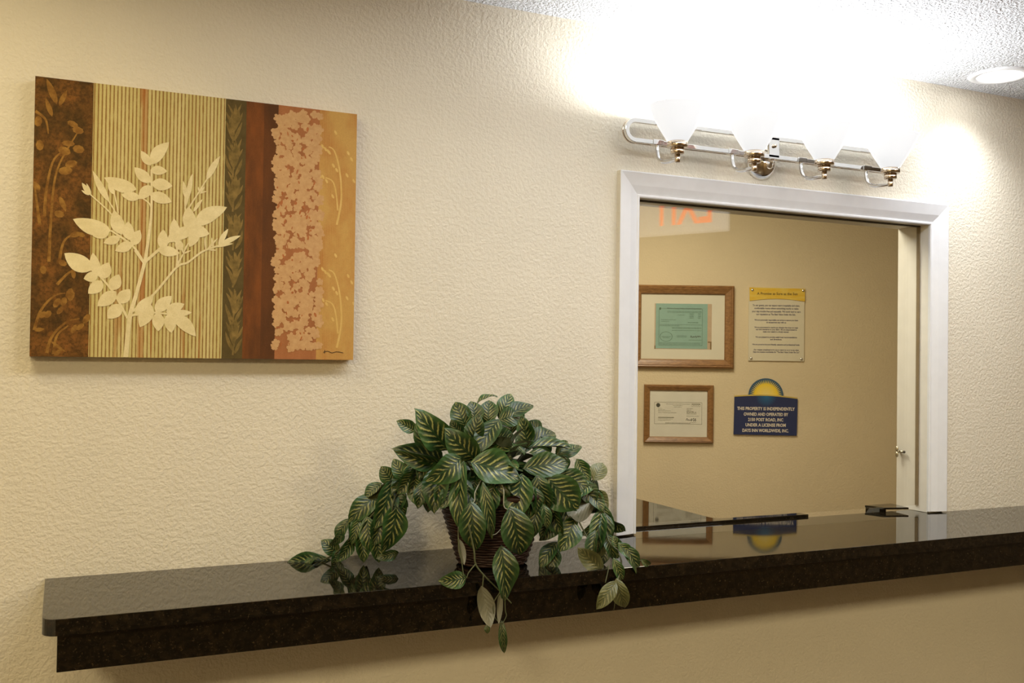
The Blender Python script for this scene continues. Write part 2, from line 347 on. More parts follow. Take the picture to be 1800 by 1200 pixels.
# ================================================================== CANVAS PICTURE
PY = -0.035
pc0 = at_y(57, 628, PY)
PX0, PX1, PZ0, PZ1 = -0.061, 0.6285, 1.5235, 2.109
cv = empty('canvas_picture', (PX0, 0, PZ0)); tag(cv, 'stretched canvas print of pale leaves over brown and gold vertical bands', 'picture')
def pl(px, py):
    p = at_y(px, py, PY); return (p.x-PX0, p.z-PZ0)
def band_mat(name, kind):
    t = NT(name); v = t.coord(); weave = t.noise(v, 900, 2, 0.6)
    def stretch(sx, sz, scale, d=4, loc=(0, 0, 0)): return t.noise(t.coord('Object', (sx, 1, sz), loc), scale, d, 0.62)
    if kind == 1:
        a = stretch(1, 0.8, 22, 8); b = stretch(1, 1, 160, 4)
        c = t.mix(t.ramp(a, [(0.38, (0, 0, 0)), (0.66, (1, 1, 1))]), lin(84, 62, 30), lin(142, 94, 44))
        c = t.mix(t.ramp(b, [(0.42, (0, 0, 0)), (0.62, (0.6, 0.6, 0.6))]), c, lin(62, 46, 24))
    elif kind == 2:
        wv = t.node('ShaderNodeTexWave', wave_type='BANDS', bands_direction='X'); wv.inputs['Scale'].default_value = 41
        wv.inputs['Distortion'].default_value = 1.5; wv.inputs['Detail'].default_value = 3; wv.inputs['Detail Scale'].default_value = 0.35
        t.link(t.coord('Object', (1, 1, 0.06)), wv.inputs['Vector'])
        tone = stretch(1, 0.02, 30, 2); red = stretch(1, 0.05, 45, 2, (3.1, 0, 0)); rough_ = stretch(1, 0.3, 120, 3)
        pale = t.mix(tone, lin(188, 172, 100), lin(226, 212, 154))
        f = t.math('ADD', wv.outputs['Fac'], t.math('MULTIPLY', t.math('SUBTRACT', rough_, 0.5), 0.75))
        c = t.mix(t.ramp(f, [(0.06, (1, 1, 1)), (0.46, (0, 0, 0))]), pale, lin(150, 114, 62))
        c = t.mix(t.ramp(red, [(0.63, (0, 0, 0)), (0.68, (0.6, 0.6, 0.6))]), c, lin(170, 112, 56))
        # one reddish reed
        sx = t.node('ShaderNodeSeparateXYZ'); t.link(v, sx.inputs[0])
        g = t.math('COMPARE', sx.outputs[0], pl(249, 470)[0], 0.006)
        c = t.mix(t.math('MULTIPLY', g, 0.5), c, lin(172, 100, 48))
    elif kind == 3:
        a = stretch(1, 0.6, 45, 4); c = t.mix(a, lin(72, 60, 34), lin(108, 92, 54))
    elif kind == 4:
        a = stretch(1, 0.3, 20, 7); b = stretch(1, 0.25, 130, 4)
        c = t.mix(t.ramp(a, [(0.36, (0, 0, 0)), (0.64, (1, 1, 1))]), lin(98, 62, 34), lin(144, 84, 40)); c = t.mix(t.math('MULTIPLY', b, 0.55), c, lin(88, 58, 34))
        sx = t.node('ShaderNodeSeparateXYZ'); t.link(v, sx.inputs[0])
        c = t.mix(t.math('MULTIPLY', t.math('GREATER_THAN', sx.outputs[0], pl(461, 400)[0]), 0.55), c, lin(84, 56, 34))
    elif kind == 5:
        a = stretch(1, 0.08, 30, 4); c = t.mix(a, lin(146, 92, 52), lin(190, 126, 82))
    else:
        wv = t.node('ShaderNodeTexWave', wave_type='BANDS', bands_direction='X'); wv.inputs['Scale'].default_value = 75
        wv.inputs['Distortion'].default_value = 0.5; t.link(t.coord('Object', (1, 1, 0.1)), wv.inputs['Vector'])
        a = stretch(1, 0.5, 11, 4)
        c = t.mix(t.ramp(a, [(0.42, (0, 0, 0)), (0.62, (1, 1, 1))]), lin(200, 158, 88), lin(182, 122, 64))
        c = t.mix(t.math('MULTIPLY', wv.outputs['Fac'], 0.45), c, lin(202, 160, 92))
    c = t.mix(t.ramp(weave, [(0.3, (0.78, 0.78, 0.78)), (0.7, (1.12, 1.12, 1.12))]), (0, 0, 0, 1), c, 'MULTIPLY') if False else t.mix(1.0, c, t.ramp(weave, [(0.3, (0.82, 0.82, 0.82)), (0.7, (1, 1, 1))]), 'MULTIPLY')
    t.base(c); t.set(Roughness=0.8, Specular_IOR_Level=0.15); t.bump(weave, 0.15, 0.0006); return t.m
bx = [0.0] + [pl(x, 410)[0] for x in (159.5, 393, 429.5, 486, 559)] + [PX1-PX0]
for k in range(6):
    box('printed_band', (bx[k], PY, 0), (bx[k+1], -0.001, PZ1-PZ0), band_mat('canvas_band_%d' % (k+1), k+1), cv)
class Print:
    def __init__(s, layer): s.v = []; s.f = []; s.y = PY-(0.00015 if layer == 2 else 0.0009)
    def poly(s, pts):
        s.y -= 2e-6; b = len(s.v); s.v += [(x, s.y, z) for x, z in pts]; s.f.append(tuple(range(b, b+len(pts))))
    def leaf(s, A, B, w_, curve=0.0, n=9, blunt=0.85):
        ax, az = pl(*A); bx_, bz = pl(*B); dx, dz = bx_-ax, bz-az; L = math.hypot(dx, dz); dx /= L; dz /= L
        w_ = w_*0.00127; l, r = [], []
        for k in range(n+1):
            t = k/n; h = 0.5*w_*(math.sin(math.pi*t**blunt)**0.8 if 0 < t < 1 else 0); c = curve*L*math.sin(math.pi*t)
            cx, cz = ax+dx*L*t-dz*c, az+dz*L*t+dx*c
            l.append((cx-dz*h, cz+dx*h)); r.append((cx+dz*h, cz-dx*h))
        s.strip(l, r)
    def strip(s, l, r):
        s.y -= 2e-6; b = len(s.v); n = len(l)
        s.v += [(x, s.y, z) for x, z in l]+[(x, s.y, z) for x, z in r]
        s.f += [(b+i, b+i+1, b+n+i+1, b+n+i) for i in range(n-1)]
    def stem(s, pts, w0, w1):
        P = catmull([(*pl(*q), 0) for q in pts], 6); l, r = [], []
        for i, p in enumerate(P):
            d = (P[min(i+1, len(P)-1)]-P[max(i-1, 0)]).normalized(); h = 0.5*0.00127*(w0+(w1-w0)*i/(len(P)-1))
            l.append((p.x-d.y*h, p.y+d.x*h)); r.append((p.x+d.y*h, p.y-d.x*h))
        s.strip(l, r)
    def disc(s, c, rx, rz, ang=0, n=8):
        x, z = pl(*c); ca, sa = math.cos(ang), math.sin(ang); k = 0.00127
        s.poly([(x+k*(rx*math.cos(t)*ca-rz*math.sin(t)*sa), z+k*(rx*math.cos(t)*sa+rz*math.sin(t)*ca)) for t in [2*math.pi*i/n for i in range(n)]])
    def flower(s, c, r, rnd, n=5):
        x, z = pl(*c); k = 0.00127*r; a0 = rnd.random()*6.28; pts = []
        for i in range(n*6):
            t = i/(n*6)*2*math.pi; rr = k*(0.70+0.30*abs(math.sin(n*t/2))*1.0)*(0.9+0.2*rnd.random()); pts.append((x+rr*math.cos(t+a0), z+rr*math.sin(t+a0)))
        s.poly(pts)
    def done(s, name, mat):
        o = pydata(name, s.v, s.f, mat, cv)
        x0, x1, z1 = 0.0, PX1-PX0, PZ1-PZ0
        for v in o.data.vertices: v.co.x = min(max(v.co.x, 0.0005), x1-0.0005); v.co.z = min(max(v.co.z, 0.0005), z1-0.0005)
        return o
def ink(name, c1, c2, sc_=40):
    t = NT(name); v = t.coord(); a = t.noise(v, sc_, 4, 0.6); wv = t.noise(v, 900, 2)
    c = t.mix(t.ramp(a, [(0.3, (0, 0, 0)), (0.7, (1, 1, 1))]), c1, c2)
    t.base(t.mix(1.0, c, t.ramp(wv, [(0.3, (0.88, 0.88, 0.88)), (0.7, (1, 1, 1))]), 'MULTIPLY')); t.set(Roughness=0.8, Specular_IOR_Level=0.15); return t.m
# pale branch
W_ = Print(3)
for L in [((266, 289), (297, 250), 21, .06), ((265, 291), (248, 265), 14), ((264, 299), (294, 301), 16), ((265, 321), (236, 294), 19), ((266, 323), (303, 327), 21),
          ((263, 342), (302, 355), 20), ((240, 333), (183, 312), 23, .05), ((246, 347), (213, 342), 16), ((264, 326), (244, 350), 18), ((192, 355), (163, 300), 11),
          ((160, 343), (144, 321), 8), ((160, 340), (152, 322), 4), ((157, 343), (143, 334), 4), ((201, 342), (190, 321), 8), ((195, 406), (128, 385), 27, .05), ((192, 407), (163, 415), 16), ((213, 412), (200, 370), 22),
          ((211, 417), (182, 427), 15), ((227, 422), (225, 389), 19), ((233, 427), (202, 441), 17), ((233, 431), (246, 404), 18), ((163, 474), (113, 445), 29, .04),
          ((172, 486), (163, 444), 17), ((172, 483), (147, 490), 17), ((179, 490), (191, 461), 21), ((180, 494), (155, 516), 20), ((198, 510), (209, 482), 20),
          ((204, 512), (171, 538), 22), ((210, 533), (228, 508), 21), ((212, 535), (189, 560), 22), ((287, 439), (287, 403), 18), ((310, 428), (306, 384), 19),
          ((278, 440), (316, 445), 18), ((303, 420), (346, 398), 20), ((336, 407), (331, 363), 23), ((238, 555), (270, 519), 19), ((264, 533), (246, 575), 24),
          ((273, 548), (302, 520), 21), ((277, 549), (278, 582), 20), ((292, 549), (324, 534), 18), ((296, 551), (301, 585), 20), ((303, 553), (337, 549), 12),
          ((304, 553), (344, 591), 22, .05), ((363, 316), (387, 274), 11), ((331, 348), (338, 305), 8), ((342, 396), (399, 364), 26, .06), ((335, 404), (368, 411), 21),
          ((346, 402), (333, 434), 18), ((325, 366), (339, 306), 8), ((329, 352), (322, 318), 8), ((386, 431), (423, 414), 9), ((384, 432), (401, 402), 9), ((380, 434), (410, 428), 5),
          ((375, 437), (372, 417), 4), ((362, 441), (360, 415), 3), ((363, 441), (383, 418), 4), ((366, 439), (381, 440), 3), ((322, 446), (336, 440), 3), ((322, 446), (332, 425), 3), ((322, 446), (319, 428), 3),
          ((352, 338), (360, 328), 4), ((350, 340), (364, 336), 3), ((351, 338), (348, 328), 3), ((340, 372), (356, 350), 6), ((295, 425), (320, 405), 16), ((318, 440), (312, 420), 14)]:
    W_.leaf(L[0], L[1], L[2], L[3] if len(L) > 3 else 0.02)
for pts, a, b in [([(221, 629), (228, 557), (238, 522), (254, 461), (261, 417), (266, 370), (266, 300)], 8, 3), ([(253, 462), (280, 438), (303, 419), (328, 402)], 5, 4), ([(233, 547), (270, 517), (310, 470), (330, 461), (356, 442), (386, 431)], 4, 3),
                  ([(310, 470), (312, 448), (309, 425)], 3, 2), ([(310, 468), (322, 446)], 4, 2), ([(163, 472), (198, 512), (224, 559)], 3, 4), ([(195, 405), (233, 432), (253, 462)], 3, 4), ([(159, 342), (197, 378), (212, 410)], 2, 3),
                  ([(190, 352), (205, 378), (214, 412)], 2, 3), ([(201, 340), (208, 375)], 2, 2), ([(246, 346), (264, 360), (266, 385)], 2, 3), ([(228, 555), (261, 549), (306, 553)], 4, 3), ([(325, 400), (330, 370), (348, 340), (364, 314)], 3, 2), ([(325, 364), (330, 390)], 2, 3), ([(255, 466), (236, 440)], 3, 2)]:
    W_.stem(pts, a, b)
W_.done('pale_branch_print', ink('cream_ink', lin(222, 206, 156), lin(238, 224, 178)))
# dark left band: arching sprigs
rb = random.Random(4); Bp = Print(2)
for pts in [[(78, 380), (82, 330), (95, 280), (120, 262)], [(86, 460), (90, 380), (100, 300), (135, 235)], [(60, 580), (72, 545), (95, 520), (115, 515)], [(82, 620), (92, 590), (118, 565), (140, 560)], [(94, 622), (100, 590), (120, 572)], [(104, 460), (112, 425), (130, 410)], [(62, 195), (80, 210), (85, 235)], [(70, 395), (64, 350), (60, 320)], [(100, 500), (120, 480), (140, 470)]]:
    Bp.stem(pts, 5, 2)
for c, rx, rz, an in [((67, 213), 6, 9, .1), ((70, 255), 6, 9, 0), ((137, 229), 9, 6, .2), ((128, 218), 9, 5, .4), ((138, 262), 9, 7, .1), ((113, 265), 10, 7, .3), ((125, 288), 10, 6, -.4), ((115, 300), 11, 7, -.2), ((120, 252), 10, 5, 0), ((132, 412), 8, 5, -.3), ((142, 412), 7, 4, .3), ((76, 474), 5, 7, 0), ((100, 532), 5, 9, .5), ((112, 530), 5, 8, .3), ((122, 515), 5, 9, .4), ((106, 545), 4, 8, .6), ((84, 552), 5, 7, .6), ((130, 578), 4, 8, .4), ((141, 574), 4, 8, .8), ((152, 560), 5, 9, .5), ((104, 376), 8, 6, .2), ((125, 520), 5, 9, .3), ((152, 400), 6, 5, 0), ((110, 462), 7, 5, .4), ((75, 553), 5, 7, .9)]:
    Bp.disc(c, rx, rz, -an)
for a_, b_, w_ in [((100, 183), (82, 138), 11), ((104, 186), (118, 158), 8), ((92, 205), (80, 172), 8), ((105, 345), (116, 372), 8), ((130, 490), (128, 470), 7), ((70, 335), (58, 318), 9), ((60, 580), (78, 578), 7), ((95, 625), (110, 612), 7), ((90, 600), (115, 618), 5)]: Bp.leaf(a_, b_, w_)
Bp.done('sprig_print', ink('gold_brown_ink', lin(116, 78, 36), lin(166, 124, 58), 70))
# olive band: upright feathery leaves
Op = Print(2)
for yb in (252, 312, 372, 440, 505, 570, 624):
    cx = 411
    Op.stem([(cx-2, yb), (cx, yb-30), (cx+1, yb-62)], 3, 2)
    for dx, y0, y1, w_ in [(-15, -4, -38, 6), (15, -2, -34, 6), (-8, -14, -52, 6), (10, -18, -58, 7), (3, -26, -66, 7), (-14, -30, -60, 5), (16, -26, -52, 5), (-3, -22, -60, 5), (14, -40, -66, 4), (-11, -44, -70, 4)]: Op.leaf((cx+rb.uniform(-2, 2), yb+y0), (cx+dx, yb+y1+rb.uniform(-5, 5)), w_, rb.uniform(-.08, .08))
Op.done('feather_leaf_print', ink('olive_ink', lin(104, 88, 48), lin(146, 120, 68), 70))
# flower band
rf = random.Random(11); Fp = Print(2)
yy = 204
while yy < 612:
    for xx in range(488, 562, 9):
        if rf.random() < 0.74 and not (495 < xx < 512 and 588 < yy): Fp.flower((xx+rf.uniform(-4, 4)+(yy > 430)*-2, yy+rf.uniform(-4, 4)), rf.uniform(6.5, 10), rf, rf.choice((4, 5, 5)))
    yy += 9
Fl = Fp.done('blossom_print', ink('blush_ink', lin(194, 150, 102), lin(208, 168, 118), 90))
Fd = Print(3)
for k in range(60): Fd.disc((rf.uniform(486, 556), rf.uniform(205, 610)), rf.uniform(0.8, 2.4), rf.uniform(1.5, 5.0), rf.uniform(-.5, .5), 7)
Fd.done('blossom_centre_print', ink('rust_ink', lin(168, 98, 54), lin(190, 120, 74)))['kind'] = 'stuff'
# gold band sprigs
Gp = Print(2)
for oy in (0, 216):
    Gp.stem([(592, 395+oy), (600, 350+oy), (597, 300+oy), (588, 266+oy), (578, 258+oy)], 4, 2); Gp.stem([(594, 370+oy), (590, 335+oy), (584, 318+oy), (572, 312+oy)], 3, 2)
    for x_, y_ in [(567, 257), (577, 266), (572, 262), (579, 268), (586, 291), (592, 299), (568, 311), (574, 318), (563, 309), (585, 345), (612, 269), (618, 280), (610, 308), (622, 318), (590, 233)]: Gp.disc((x_, y_+oy), 2.2, 4.5, 0.5, 8)
Gp.done('gold_sprig_print', ink('pale_gold_ink', lin(208, 170, 96), lin(222, 188, 116)))
Sp = Print(3); Sp.stem([(568, 619), (576, 617), (583, 620), (592, 618), (603, 620)], 1, 1); Sp.stem([(570, 621), (571, 615)], 1, 1); Sp.done('signature_mark', plain('dark_ink', (0.03, 0.02, 0.01, 1), 0.8))

# ================================================================== VANITY LIGHT
RX0, RX1, RZ, RR = 1.362, 2.335, 2.150, 0.028
RY = -0.055
vl = empty('vanity_light', ((RX0+RX1)/2, 0, RZ)); tag(vl, 'chrome four-light wall fixture with lit white cone glass shades', 'wall lamp')
ox = -(RX0+RX1)/2
def stadium(r, n=14):
    out = []
    for k in range(n+1): t = math.pi/2+math.pi*k/n; out.append((RX0+RR+r*math.cos(t), r*math.sin(t)))
    for k in range(n+1): t = -math.pi/2+math.pi*k/n; out.append((RX1-RR+r*math.cos(t), r*math.sin(t)))
    return out
def ring_mesh(name, ri, ro, y0, y1, mat, parent, bev):
    A = stadium(ro); B = stadium(ri); n = len(A); vs = []
    for P_, yy_ in ((A, y0), (A, y1), (B, y1), (B, y0)): vs += [(x+ox, yy_, z) for x, z in P_]
    fs = []
    for q in range(4):
        for i in range(n):
            i2 = (i+1) % n; q2 = (q+1) % 4; fs.append((q*n+i, q*n+i2, q2*n+i2, q2*n+i))
    bm = bmesh.new(); me = bpy.data.meshes.new(name); me.from_pydata(vs, [], fs); bm.from_mesh(me)
    return bm_obj(name, bm, mat, parent, False, bev)
ring_mesh('rail', 0.021, 0.033, RY-0.006, RY+0.006, M_CHROME, vl, 0.0012)
ring_mesh('rail_backing', 0.027, 0.034, RY+0.007, RY+0.012, M_NICKEL, vl, 0.0008)
cxm = 1.856
can = lathe('wall_canopy', [(0.0, 0.032), (0.02, 0.031), (0.038, 0.024), (0.050, 0.013), (0.055, 0.002), (0.055, 0.0)], M_CHROME, vl, 36)
can.rotation_euler = (math.pi/2, 0, 0); can.location = (cxm+ox, 0, -0.030)
box('bracket', (cxm+ox-0.02, RY-0.006, -0.03), (cxm+ox+0.02, RY+0.002, 0.03), M_CHROME, vl, 0.002)
tube('bracket_stem', [(cxm+ox, RY, -0.015), (cxm+ox, -0.012, -0.025)], 0.008, M_CHROME, vl, n=2)
ball('bracket_screw', (cxm+ox, RY-0.009, 0.004), 0.006, M_NICKEL, vl)
M_SHADE = mat_emit('lit_opal_glass', (0.98, 0.99, 1.0, 1), 0.66, (0.25, 0.25, 0.25, 1)); M_BULB = mat_emit('lit_bulb', (1, 0.97, 0.93, 1), 6.0)
SYs = -0.152
shade_me = None
for i, sx_ in enumerate((1.461, 1.712, 1.960, 2.212)):
    X = sx_+ox
    dz = RZ
    arm = tube('arm', [(X, RY, -0.030), (X, RY-0.001, -0.052), (X, RY-0.010, -0.072), (X, RY-0.030, -0.0835), (X, RY-0.060, -0.0875), (X, SYs, -0.0885)], 0.0055, M_CHROME, vl, 8, n=6, flat=1.0)
    box('arm_clip', (X-0.017, RY-0.008, -0.034), (X+0.017, RY+0.007, -0.019), M_CHROME, arm, 0.0015)
    s0 = 2.053-dz
    lathe('finial', [(0.0, 0), (0.0065, 0), (0.0075, 0.001), (0.0075, 0.022), (0.0, 0.022)], M_NICKEL, arm, 16, (X, SYs, s0))
    lathe('socket_collar', [(0.0, 0), (0.0165, 0), (0.018, 0.0015), (0.018, 0.0165), (0.0, 0.0165)], M_NICKEL, arm, 24, (X, SYs, s0+0.022))
    lathe('socket_cup', [(0.0, 0), (0.026, 0), (0.0275, 0.0015), (0.0275, 0.015), (0.022, 0.017), (0.0, 0.017)], M_NICKEL, arm, 28, (X, SYs, s0+0.0385))
    sh = lathe('glass_shade', [(0.020, 0.0), (0.0275, 0.001), (0.050, 0.038), (0.0795, 0.0915), (0.080, 0.0935), (0.0775, 0.0935), (0.048, 0.040), (0.024, 0.004)], M_SHADE, vl, 40)
    sh.location = (X, SYs, s0+0.055)
    ball('bulb', (0, 0, 0.030), 0.020, M_BULB, sh, (1, 1, 1.25), 16, 10)
    l = bpy.data.lights.new('vanity_bulb', 'POINT'); l.energy = 6.2; l.color = (0.98, 0.99, 1.0); l.shadow_soft_size = 0.026
    lo = bpy.data.objects.new('vanity_bulb', l); COL.objects.link(lo); lo.location = (sx_, SYs, s0+dz+0.134)

# ------------------------------------------------------------------ recessed ceiling downlight
dlc = at_z(1757, 132, CEIL)
dl = empty('ceiling_downlight', (dlc.x, dlc.y, CEIL)); tag(dl, 'round lit recessed downlight in the white ceiling', 'ceiling lamp')
lathe('trim_ring', [(0.066, -0.001), (0.067, -0.005), (0.084, -0.006), (0.090, -0.003), (0.091, 0.0)], M_TRIM, dl, 48)
lathe('lens', [(0.0, -0.004), (0.04, -0.0038), (0.067, -0.002)], mat_emit('lit_lens', (1, 0.985, 0.96, 1), 7.0), dl, 40)
l = bpy.data.lights.new('downlight_beam', 'SPOT'); l.energy = 16; l.color = (0.97, 0.985, 1.0); l.spot_size = 2.3; l.spot_blend = 1.0; l.shadow_soft_size = 0.06
lo = bpy.data.objects.new('downlight_beam', l); COL.objects.link(lo); lo.location = (dlc.x, dlc.y, CEIL-0.02)

# ------------------------------------------------------------------ exit sign across the lobby (seen mirrored in the glass)
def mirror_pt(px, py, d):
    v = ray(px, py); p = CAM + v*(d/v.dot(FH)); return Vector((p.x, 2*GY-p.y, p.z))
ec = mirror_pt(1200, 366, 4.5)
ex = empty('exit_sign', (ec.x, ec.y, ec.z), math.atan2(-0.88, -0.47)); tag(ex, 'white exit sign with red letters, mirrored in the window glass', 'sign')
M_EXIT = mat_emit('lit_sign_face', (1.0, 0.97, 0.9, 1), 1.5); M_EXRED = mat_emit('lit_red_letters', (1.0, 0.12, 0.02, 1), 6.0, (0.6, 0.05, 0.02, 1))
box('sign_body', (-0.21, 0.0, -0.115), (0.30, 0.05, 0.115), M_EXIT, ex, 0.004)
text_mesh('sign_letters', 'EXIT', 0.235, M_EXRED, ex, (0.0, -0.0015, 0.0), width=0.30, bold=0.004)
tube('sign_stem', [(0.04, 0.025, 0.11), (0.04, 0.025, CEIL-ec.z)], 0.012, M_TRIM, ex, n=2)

# ================================================================== OFFICE WALL: frames and signs
K = DOFF/FPX
RZO = -YAW
def owl(px, py):        # local coords origin helper
    return at_office(px, py, DOFF-0.001)
M_PAPER = plain('cream_mat_board', lin(236, 228, 206), 0.8, vary=0.02)
M_WHITE = plain('white_paper', lin(238, 232, 216), 0.8, vary=0.03)
M_GREEN = plain('green_paper', lin(150, 186, 172), 0.8, vary=0.03)
M_PINK = plain('pinkish_paper', lin(205, 180, 150), 0.8)
M_INK = plain('print_ink', lin(70, 72, 62), 0.8); M_INK2 = plain('grey_print', lin(128, 126, 104), 0.8); M_GINK = plain('green_form_ink', lin(78, 112, 90), 0.8)
def frame(name, px0, px1, py0, py1, bw, label, deep=0.02):
    P0 = owl(px0, py1); Wd = (px1-px0)*K; Hh = (py1-py0)*K; B = bw*K
    e = empty(name, P0, RZO); tag(e, label, 'picture frame')
    prof = [(0, 0), (0, deep*0.75), (B*0.18, deep), (B*0.30, deep*0.9), (B*0.36, deep*0.98), (B*0.62, deep*0.75), (B*0.9, deep*0.55), (B, deep*0.3), (B, 0)]
    crn = [(0, 0), (Wd, 0), (Wd, Hh), (0, Hh)]; inn = [(1, 1), (-1, 1), (-1, -1), (1, -1)]
    for k in range(4):
        k2 = (k+1) % 4; n = len(prof)
        vs = [(crn[k][0]+inn[k][0]*w_, -d, crn[k][1]+inn[k][1]*w_) for w_, d in prof]+[(crn[k2][0]+inn[k2][0]*w_, -d, crn[k2][1]+inn[k2][1]*w_) for w_, d in prof]
        o = pydata('frame_rail', vs, [(i, i+1, n+i+1, n+i) for i in range(n-1)]+[tuple(range(n)), tuple(range(n, 2*n))], M_WOOD, e)
        bmm = bmesh.new(); bmm.from_mesh(o.data); bmesh.ops.recalc_face_normals(bmm, faces=bmm.faces); bmm.to_mesh(o.data); bmm.free()
    box('mat_board', (B*0.8, -0.0025, B*0.8), (Wd-B*0.8, -0.0005, Hh-B*0.8), M_PAPER, e)
    box('picture_glass', (B*0.85, -0.0075, B*0.85), (Wd-B*0.85, -0.0055, Hh-B*0.85), M_PGLASS, e)
    def L(px, py): return ((px-px0)*K, (py1-py)*K)
    return e, L
def sheet(name, L, a, b, y, mat, e):
    (x0, z1), (x1, z0) = L(*a), L(*b); return pydata(name, [(x0, y, z0), (x1, y, z0), (x1, y, z1), (x0, y, z1)], [(0, 1, 2, 3)], mat, e)
def marks(name, L, rects, y, mat, e):
    vs, fs = [], []
    for x0, y0, x1, y1 in rects:
        a_, b_ = L(x0, y0), L(x1, y1); n = len(vs)
        vs += [(a_[0], y, b_[1]), (b_[0], y, b_[1]), (b_[0], y, a_[1]), (a_[0], y, a_[1])]; fs.append((n, n+1, n+2, n+3))
    return pydata(name, vs, fs, mat, e)
def words(x0, x1, y, rnd, h=0.6):
    out = []; x = x0
    while x < x1:
        wl = min(rnd.uniform(1.5, 5.5), x1-x); out.append((x, y-h/2, x+wl, y+h/2)); x += wl+0.7
    return out
def scribble(name, L, pts, wpx, y, mat, e):
    P = catmull([(*L(*q), 0) for q in pts], 5); h = wpx*K/2; vs, fs = [], []
    for i, p in enumerate(P):
        d = (P[min(i+1, len(P)-1)]-P[max(i-1, 0)]).normalized(); vs += [(p.x-d.y*h, y, p.y+d.x*h), (p.x+d.y*h, y, p.y-d.x*h)]
    fs = [(2*i, 2*i+1, 2*i+3, 2*i+2) for i in range(len(P)-1)]; return pydata(name, vs, fs, mat, e)
rw = random.Random(21)
# big frame, green certificate
e, L = frame('certificate_frame', 1110.5, 1288, 500.5, 645.5, 15.5, 'large oak frame holding a green certificate behind the glass', 0.024)
sheet('backing_sheet', L, (1149.5, 532.5), (1250, 612.5), -0.0028, M_PINK, e)
gc = sheet('green_certificate', L, (1151.5, 532.5), (1242.5, 611.5), -0.0032, M_GREEN, e)
M_TAPE = plain('brown_tape', lin(140, 110, 66), 0.6)
marks('tape_corner', L, [(1243.5, 598.5, 1250, 600.5), (1247.5, 600.5, 1250, 612.5)], -0.0034, M_TAPE, e); marks('tape_corner', L, [(1149.5, 606.5, 1151.5, 612.5)], -0.0034, M_TAPE, e)
marks('certificate_rule', L, [(1157, 541, 1233.5, 541.5), (1157, 605.5, 1233.5, 606), (1157, 541, 1157.5, 606), (1233, 541, 1233.5, 606)], -0.0036, M_GINK, gc)
c = L(1201.5, 541); text_mesh('certificate_title', 'Marion County Public Health Department', 3.6*K, M_INK, gc, (c[0], -0.0037, c[1]), width=60*K)
rects = [(1158, 539.5, 1160.5, 543.5)]
for y in (546, 548): rects += words(1172, 1232, y, rw)
rects += words(1190, 1202, 552.5, rw)
for y in (550, 552.5, 555, 557.5): rects += words(1211, 1218, y, rw, .8)+words(1226, 1231, y, rw, .8)
for y in (561, 564): rects += words(1161, 1175 if y > 562 else 1188, y, rw)
rects += words(1208, 1226, 565.5, rw, .9)
for y in (569.5, 571.5): rects += words(1159, 1233 if y < 570 else 1193, y, rw)
for y in (574.5, 576, 579.5): rects += words(1180, 1232, y, rw)
for y in (589, 591): rects += words(1189, 1206, y, rw)
rects += words(1210, 1232, 596, rw)
for y in (601.5, 603.5): rects += words(1158, 1231, y, rw)
rects += words(1162, 1178, 590.5, rw)+words(1164, 1176, 592.5, rw)
marks('certificate_text', L, rects, -0.0036, M_GINK, gc)['kind'] = 'stuff'
scribble('certificate_signature', L, [(1213, 592), (1214, 588.5), (1216, 592), (1218, 589.5), (1219, 591.5), (1222, 589), (1223, 592), (1226, 588.5), (1227, 591), (1229, 589), (1231, 591)], 0.8, -0.0037, M_INK, gc)
sv, sf = [], []
for k in range(28):
    t = 2*math.pi*k/28; c = L(1170, 590.5)
    for q in (1.0, 0.94): sv.append((c[0]+11*K*q*math.cos(t), -0.0037, c[1]+8.6*K*q*math.sin(t)))
for k in range(28): k2 = (k+1) % 28; sf.append((2*k, 2*k2, 2*k2+1, 2*k+1))
pydata('certificate_seal', sv, sf, M_GINK, gc)
# small frame
e, L = frame('permit_frame', 1131, 1252.5, 675.5, 777, 10.5, 'small oak frame holding a white permit, below the green certificate', 0.018)
pp_ = sheet('permit_paper', L, (1140.5, 684.5), (1243.5, 768.5), -0.003, M_WHITE, e)
r = [(1149.5, 706, 1150, 744), (1232.5, 707, 1233, 745), (1149.5, 706, 1233, 706.5), (1149.5, 744, 1233, 744.5), (1215, 708.5, 1230, 709.8), (1215, 709.8, 1215.4, 713.5), (1229.6, 709.8, 1230, 713.5), (1215, 713.1, 1230, 713.5)]
marks('permit_rule', L, r, -0.0033, M_INK2, pp_)
r = words(1170, 1212, 709.3, rw)+words(1182, 1199, 712, rw)+words(1184, 1197, 714.5, rw)+words(1217, 1228, 711.5, rw)
for y, x1 in ((717, 1163), (719.5, 1168), (721.5, 1178), (724.5, 1188)): r += words(1156, x1, y, rw)
for y, x1 in ((717, 1217), (719.5, 1214), (722, 1218)): r += words(1206, x1, y, rw, .8)
for y in (723.5, 726): r += words(1206, 1223, y, rw, .9)
r += [(1156, 732.3, 1184, 733.6)]+words(1156, 1182, 735.5, rw)+words(1156, 1178, 738, rw)+words(1206, 1228, 730, rw)+words(1169, 1213, 742.5, rw, .9)+words(1212, 1223, 741.5, rw)
marks('permit_text', L, r, -0.0033, M_INK2, pp_)['kind'] = 'stuff'
c = L(1156, 711.5)
pydata('permit_seal', [(c[0]+3.6*K*math.cos(t), -0.0033, c[1]+3.6*K*math.sin(t)) for t in [2*math.pi*k/16 for k in range(16)]], [tuple(range(16))], M_INK, pp_)
scribble('permit_signature', L, [(1205, 738), (1207, 734), (1208, 738), (1210, 736), (1211, 738), (1214, 736), (1215, 734), (1214, 739), (1217, 735), (1219, 734), (1218, 739), (1220, 737), (1222, 734), (1221, 739), (1223, 737)], 0.7, -0.0033, M_INK, pp_)
